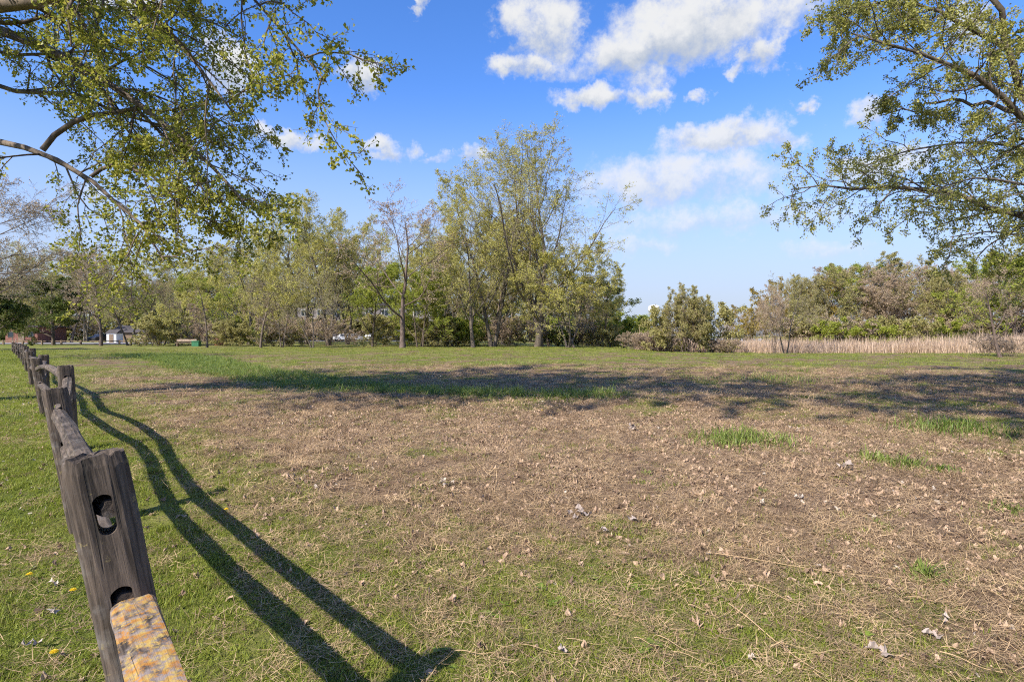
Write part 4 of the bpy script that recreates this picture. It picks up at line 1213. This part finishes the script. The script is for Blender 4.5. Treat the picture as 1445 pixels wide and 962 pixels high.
def ground_empty(name, px, d, rz=0):
    x = (px - CX) / FPX * d
    return empty(name, (x, d, float(ground_z(x, d))), rz)
# apartment block
ap = tag(ground_empty('apartment_block', 520, 132), 'grey flat-roofed apartment block half hidden behind the trees', 'building')
Wd, Hh = 17.0, 8.0
part('wall', ap, M_GREY, (-Wd, Wd, 0, 12, -.5, Hh))
part('roof', ap, M_DARKR, (-Wd - .4, Wd + .4, -.4, 12.4, Hh + .003, Hh + .55))
for fl in range(3):
    for i in range(9):
        x = -Wd + 2.2 + i * 3.72; z = .7 + fl * 2.5
        wn = part('window', ap, M_WHITE, (x - .85, x + .85, -.08, -.003, z, z + 1.5))
        part('pane', wn, M_GLASS, (x - .76, x - .04, -.11, -.083, z + .09, z + 1.41)); part('pane', wn, M_GLASS, (x + .04, x + .76, -.11, -.083, z + .09, z + 1.41))
        if i % 3 == 1 and fl: part('balcony', ap, M_CONC, (x - 1.5, x + 1.5, -1.3, -.12, z - .55, z - .38))
bb = tag(ground_empty('brick_building', 30, 92), 'low dark red brick building beyond the parking at the fence end', 'building')
part('wall', bb, M_BRICK, (-2.6, 2.6, 0, 6, -.4, 2.6)); part('roof', bb, M_DARKR, (-2.9, 2.9, -.3, 6.3, 2.603, 2.85))
dn = part('door', bb, M_BROWN, (-.5, .5, -.06, -.003, 0, 2.05)); part('handle', dn, M_WHITE, (.32, .42, -.12, -.063, .95, 1.05))
for x in (-1.7, 1.6):
    wn = part('window', bb, M_BROWN, (x - .5, x + .5, -.06, -.003, .9, 1.9)); part('pane', wn, M_GLASS, (x - .42, x + .42, -.09, -.063, .98, 1.82))
hs_ = tag(ground_empty('house', 182, 98), 'brown house with dark gable roof behind the bare trees', 'building')
part('wall', hs_, M_BROWN, (-3, 3, 0, 5, -.4, 1.7)); gable('roof', hs_, M_DARKR, -3, 3, 0, 5, 1.703, 3.0)
for x in (-1.6, 1.5):
    wn = part('window', hs_, M_WHITE, (x - .5, x + .5, -.06, -.003, .6, 1.4)); part('pane', wn, M_GLASS, (x - .43, x + .43, -.09, -.063, .67, 1.33))
sh = tag(ground_empty('shed', 157, 94), 'small white shed next to the dark-roofed house', 'shed')
part('wall', sh, M_WHITE, (-.8, .8, 0, 1.6, -.3, 1.6)); gable('roof', sh, M_DARKR, -.8, .8, 0, 1.6, 1.603, 2.2, .15)
part('door', sh, M_BROWN, (-.35, .35, -.05, -.003, 0, 1.4))
ki = tag(ground_empty('kiosk', 308, 74), 'small red wooden kiosk with pale gable roof at the lawn edge', 'kiosk')
part('wall', ki, M_RED, (-.55, .55, 0, .9, -.2, 1.15)); gable('roof', ki, M_TAN, -.55, .55, 0, .9, 1.153, 1.6, .25)
part('shelf', ki, M_TAN, (-.6, .6, -.2, -.003, .55, .62))
tb_ = tag(ground_empty('low_building', 897, 210), 'far tan low building beyond the thicket', 'building')
part('wall', tb_, M_TAN, (-4, 4, 0, 6, -.6, 3.0)); gable('roof', tb_, M_BROWN, -4, 4, 0, 6, 3.003, 4.4)
wn = part('window', tb_, M_WHITE, (-.9, .9, -.06, -.003, .9, 2.1)); part('pane', wn, M_GLASS, (-.8, .8, -.09, -.063, 1., 2.))
tb2 = tag(ground_empty('low_building', 878, 230), 'far grey-roofed house peeking beside the wood end', 'building')
part('wall', tb2, M_WHITE, (-3.5, 3.5, 0, 6, -.6, 3.2)); gable('roof', tb2, M_DARKR, -3.5, 3.5, 0, 6, 3.203, 5.2)
# water tower
wt = tag(ground_empty('water_tower', 923, 620), 'distant white water tower rising above the thicket', 'water tower')
def lathe(name, parent, prof, mat, seg=24):
    V, F = [], []
    for r, z in prof:
        for i in range(seg): V.append((r * math.cos(i / seg * 6.2832), r * math.sin(i / seg * 6.2832), z))
    for j in range(len(prof) - 1):
        for i in range(seg): F.append((j * seg + i, j * seg + (i + 1) % seg, (j + 1) * seg + (i + 1) % seg, (j + 1) * seg + i))
    me = bpy.data.meshes.new(name); me.from_pydata(V, [], F); me.materials.append(mat)
    for q in me.polygons: q.use_smooth = True
    return link(name, me, parent)
lathe('tank', wt, [(1.4, 25.5), (3.5, 26.5), (6.0, 28.2), (6.6, 29.8), (6.6, 32.0), (6.0, 33.6), (3.8, 34.8), (.01, 35.4)], M_WHITE)
lathe('stem', wt, [(2.6, -1), (1.6, 3), (1.35, 10), (1.35, 25.52)], M_WHITE)
# cars
def car_proto(mat):
    root = empty('parked_car', (0, 0, 0))
    prof = [(-2.15, .35), (-2.2, .75), (-1.95, .92), (-1.45, .97), (-.95, 1.42), (.55, 1.45), (1.25, .98), (2.0, .86), (2.2, .62), (2.18, .35)]
    V, F = [], []
    for s in (-1, 1):
        for x, z in prof:
            V.append((x, s * (.86 - .22 * max(0, (z - .95) / .5)), z))
    n = len(prof)
    F.append(tuple(range(n))); F.append(tuple(range(2 * n - 1, n - 1, -1)))
    for i in range(n): F.append((i, i + n, (i + 1) % n + n, (i + 1) % n))
    me = bpy.data.meshes.new('body'); me.from_pydata(V, [], F); me.materials.append(mat); link('body', me, root)
    for s in (-1, 1):
        for (xa, xb, xc, xd) in ((-1.15, -.15, -.15, -.82), (-.05, 1.0, .5, -.05)):
            y0, y1 = s * .855, s * .70
            me = bpy.data.meshes.new('window'); me.from_pydata([(xa, y0 + s * .012, 1.02), (xb, y0 + s * .012, 1.02), (xc, y1 + s * .012, 1.36), (xd, y1 + s * .012, 1.36)], [], [(0, 1, 2, 3)]); me.materials.append(M_GLASS); link('window', me, root)
        for x in (-1.35, 1.35):
            wl = lathe('wheel', root, [(.12, -.1), (.33, -.1), (.33, .1), (.12, .1)], M_RUB, 16); wl.location = (x, s * .8, .33); wl.rotation_euler = (math.pi / 2, 0, 0)
            rm = lathe('rim', wl, [(.01, .104), (.2, .104), (.2, -.104), (.01, -.104)], M_CONC, 12)
    return root
CARP = {k: simple_mat('car_paint_' + k, c, .3, var=.03) for k, c in (('white', (.75, .75, .75)), ('silver', (.42, .44, .46)), ('blue', (.06, .10, .22)), ('dark', (.04, .04, .045)))}
protos = {}
def car(k, px, d, rz, lab):
    x = (px - CX) / FPX * d
    if k not in protos: o = protos[k] = car_proto(CARP[k])
    else:
        o = protos[k].copy(); COL.objects.link(o)
        for ch in protos[k].children:
            c = ch.copy(); COL.objects.link(c); c.parent = o
            for gch in ch.children:
                e = gch.copy(); COL.objects.link(e); e.parent = c
    o.location = (x, d, float(ground_z(x, d)) + .065); o.rotation_euler = (0, 0, rz)
    tag(o, lab, 'car', 'cars parked before the wood and buildings')
car('white', 487, 112, .5, 'white car parked before the apartment block')
car('dark', 474, 115, 1.4, 'dark car beside the white car before the apartment block')
car('silver', 500, 116, .2, 'silver car parked right of the white car')
car('white', 525, 118, 1.2, 'white car parked under the bright green tree')
car('blue', 538, 117, .3, 'blue car parked under the bright green tree')
car('silver', 58, 101, .1, 'silver car parked by the brick building')
car('dark', 146, 100, 1.3, 'dark car parked beside the white shed')
# low rail fence round the parking lot, bench, bin
lf = tag(empty('low_rail_fence', (-62, 76.5, 0)), 'low dark rail fence along the edge of the parking lot', 'fence')
for i in range(16):
    x = -22 + i * 2.6; z = float(ground_z(x - 62, 76.5))
    part('post', lf, M_BROWN, (x - .09, x + .09, -.09, .09, z - .2, z + .62))
    if i: part('rail', lf, M_BROWN, (x - 2.51, x - .09, -.05, .05, z + .42, z + .55))
bn_ = tag(ground_empty('park_bench', 262, 66, .1), 'pale wooden bench beside the green bin on the far lawn', 'bench')
part('seat', bn_, M_TAN, (-1.1, 1.1, -.2, .2, .42, .47)); part('backrest', bn_, M_TAN, (-1.1, 1.1, .22, .26, .6, .82))
for x in (-.9, .9): part('leg', bn_, M_BROWN, (x - .05, x + .05, -.18, .26, -.1, .417))
gb = tag(ground_empty('green_bin', 277, 66), 'green litter bin beside the pale bench', 'bin')
part('body', gb, M_GREEN, (-.42, .42, -.3, .3, -.05, .55), bev=.03); part('lid', gb, M_GREEN, (-.46, .46, -.34, .34, .553, .64), bev=.02)
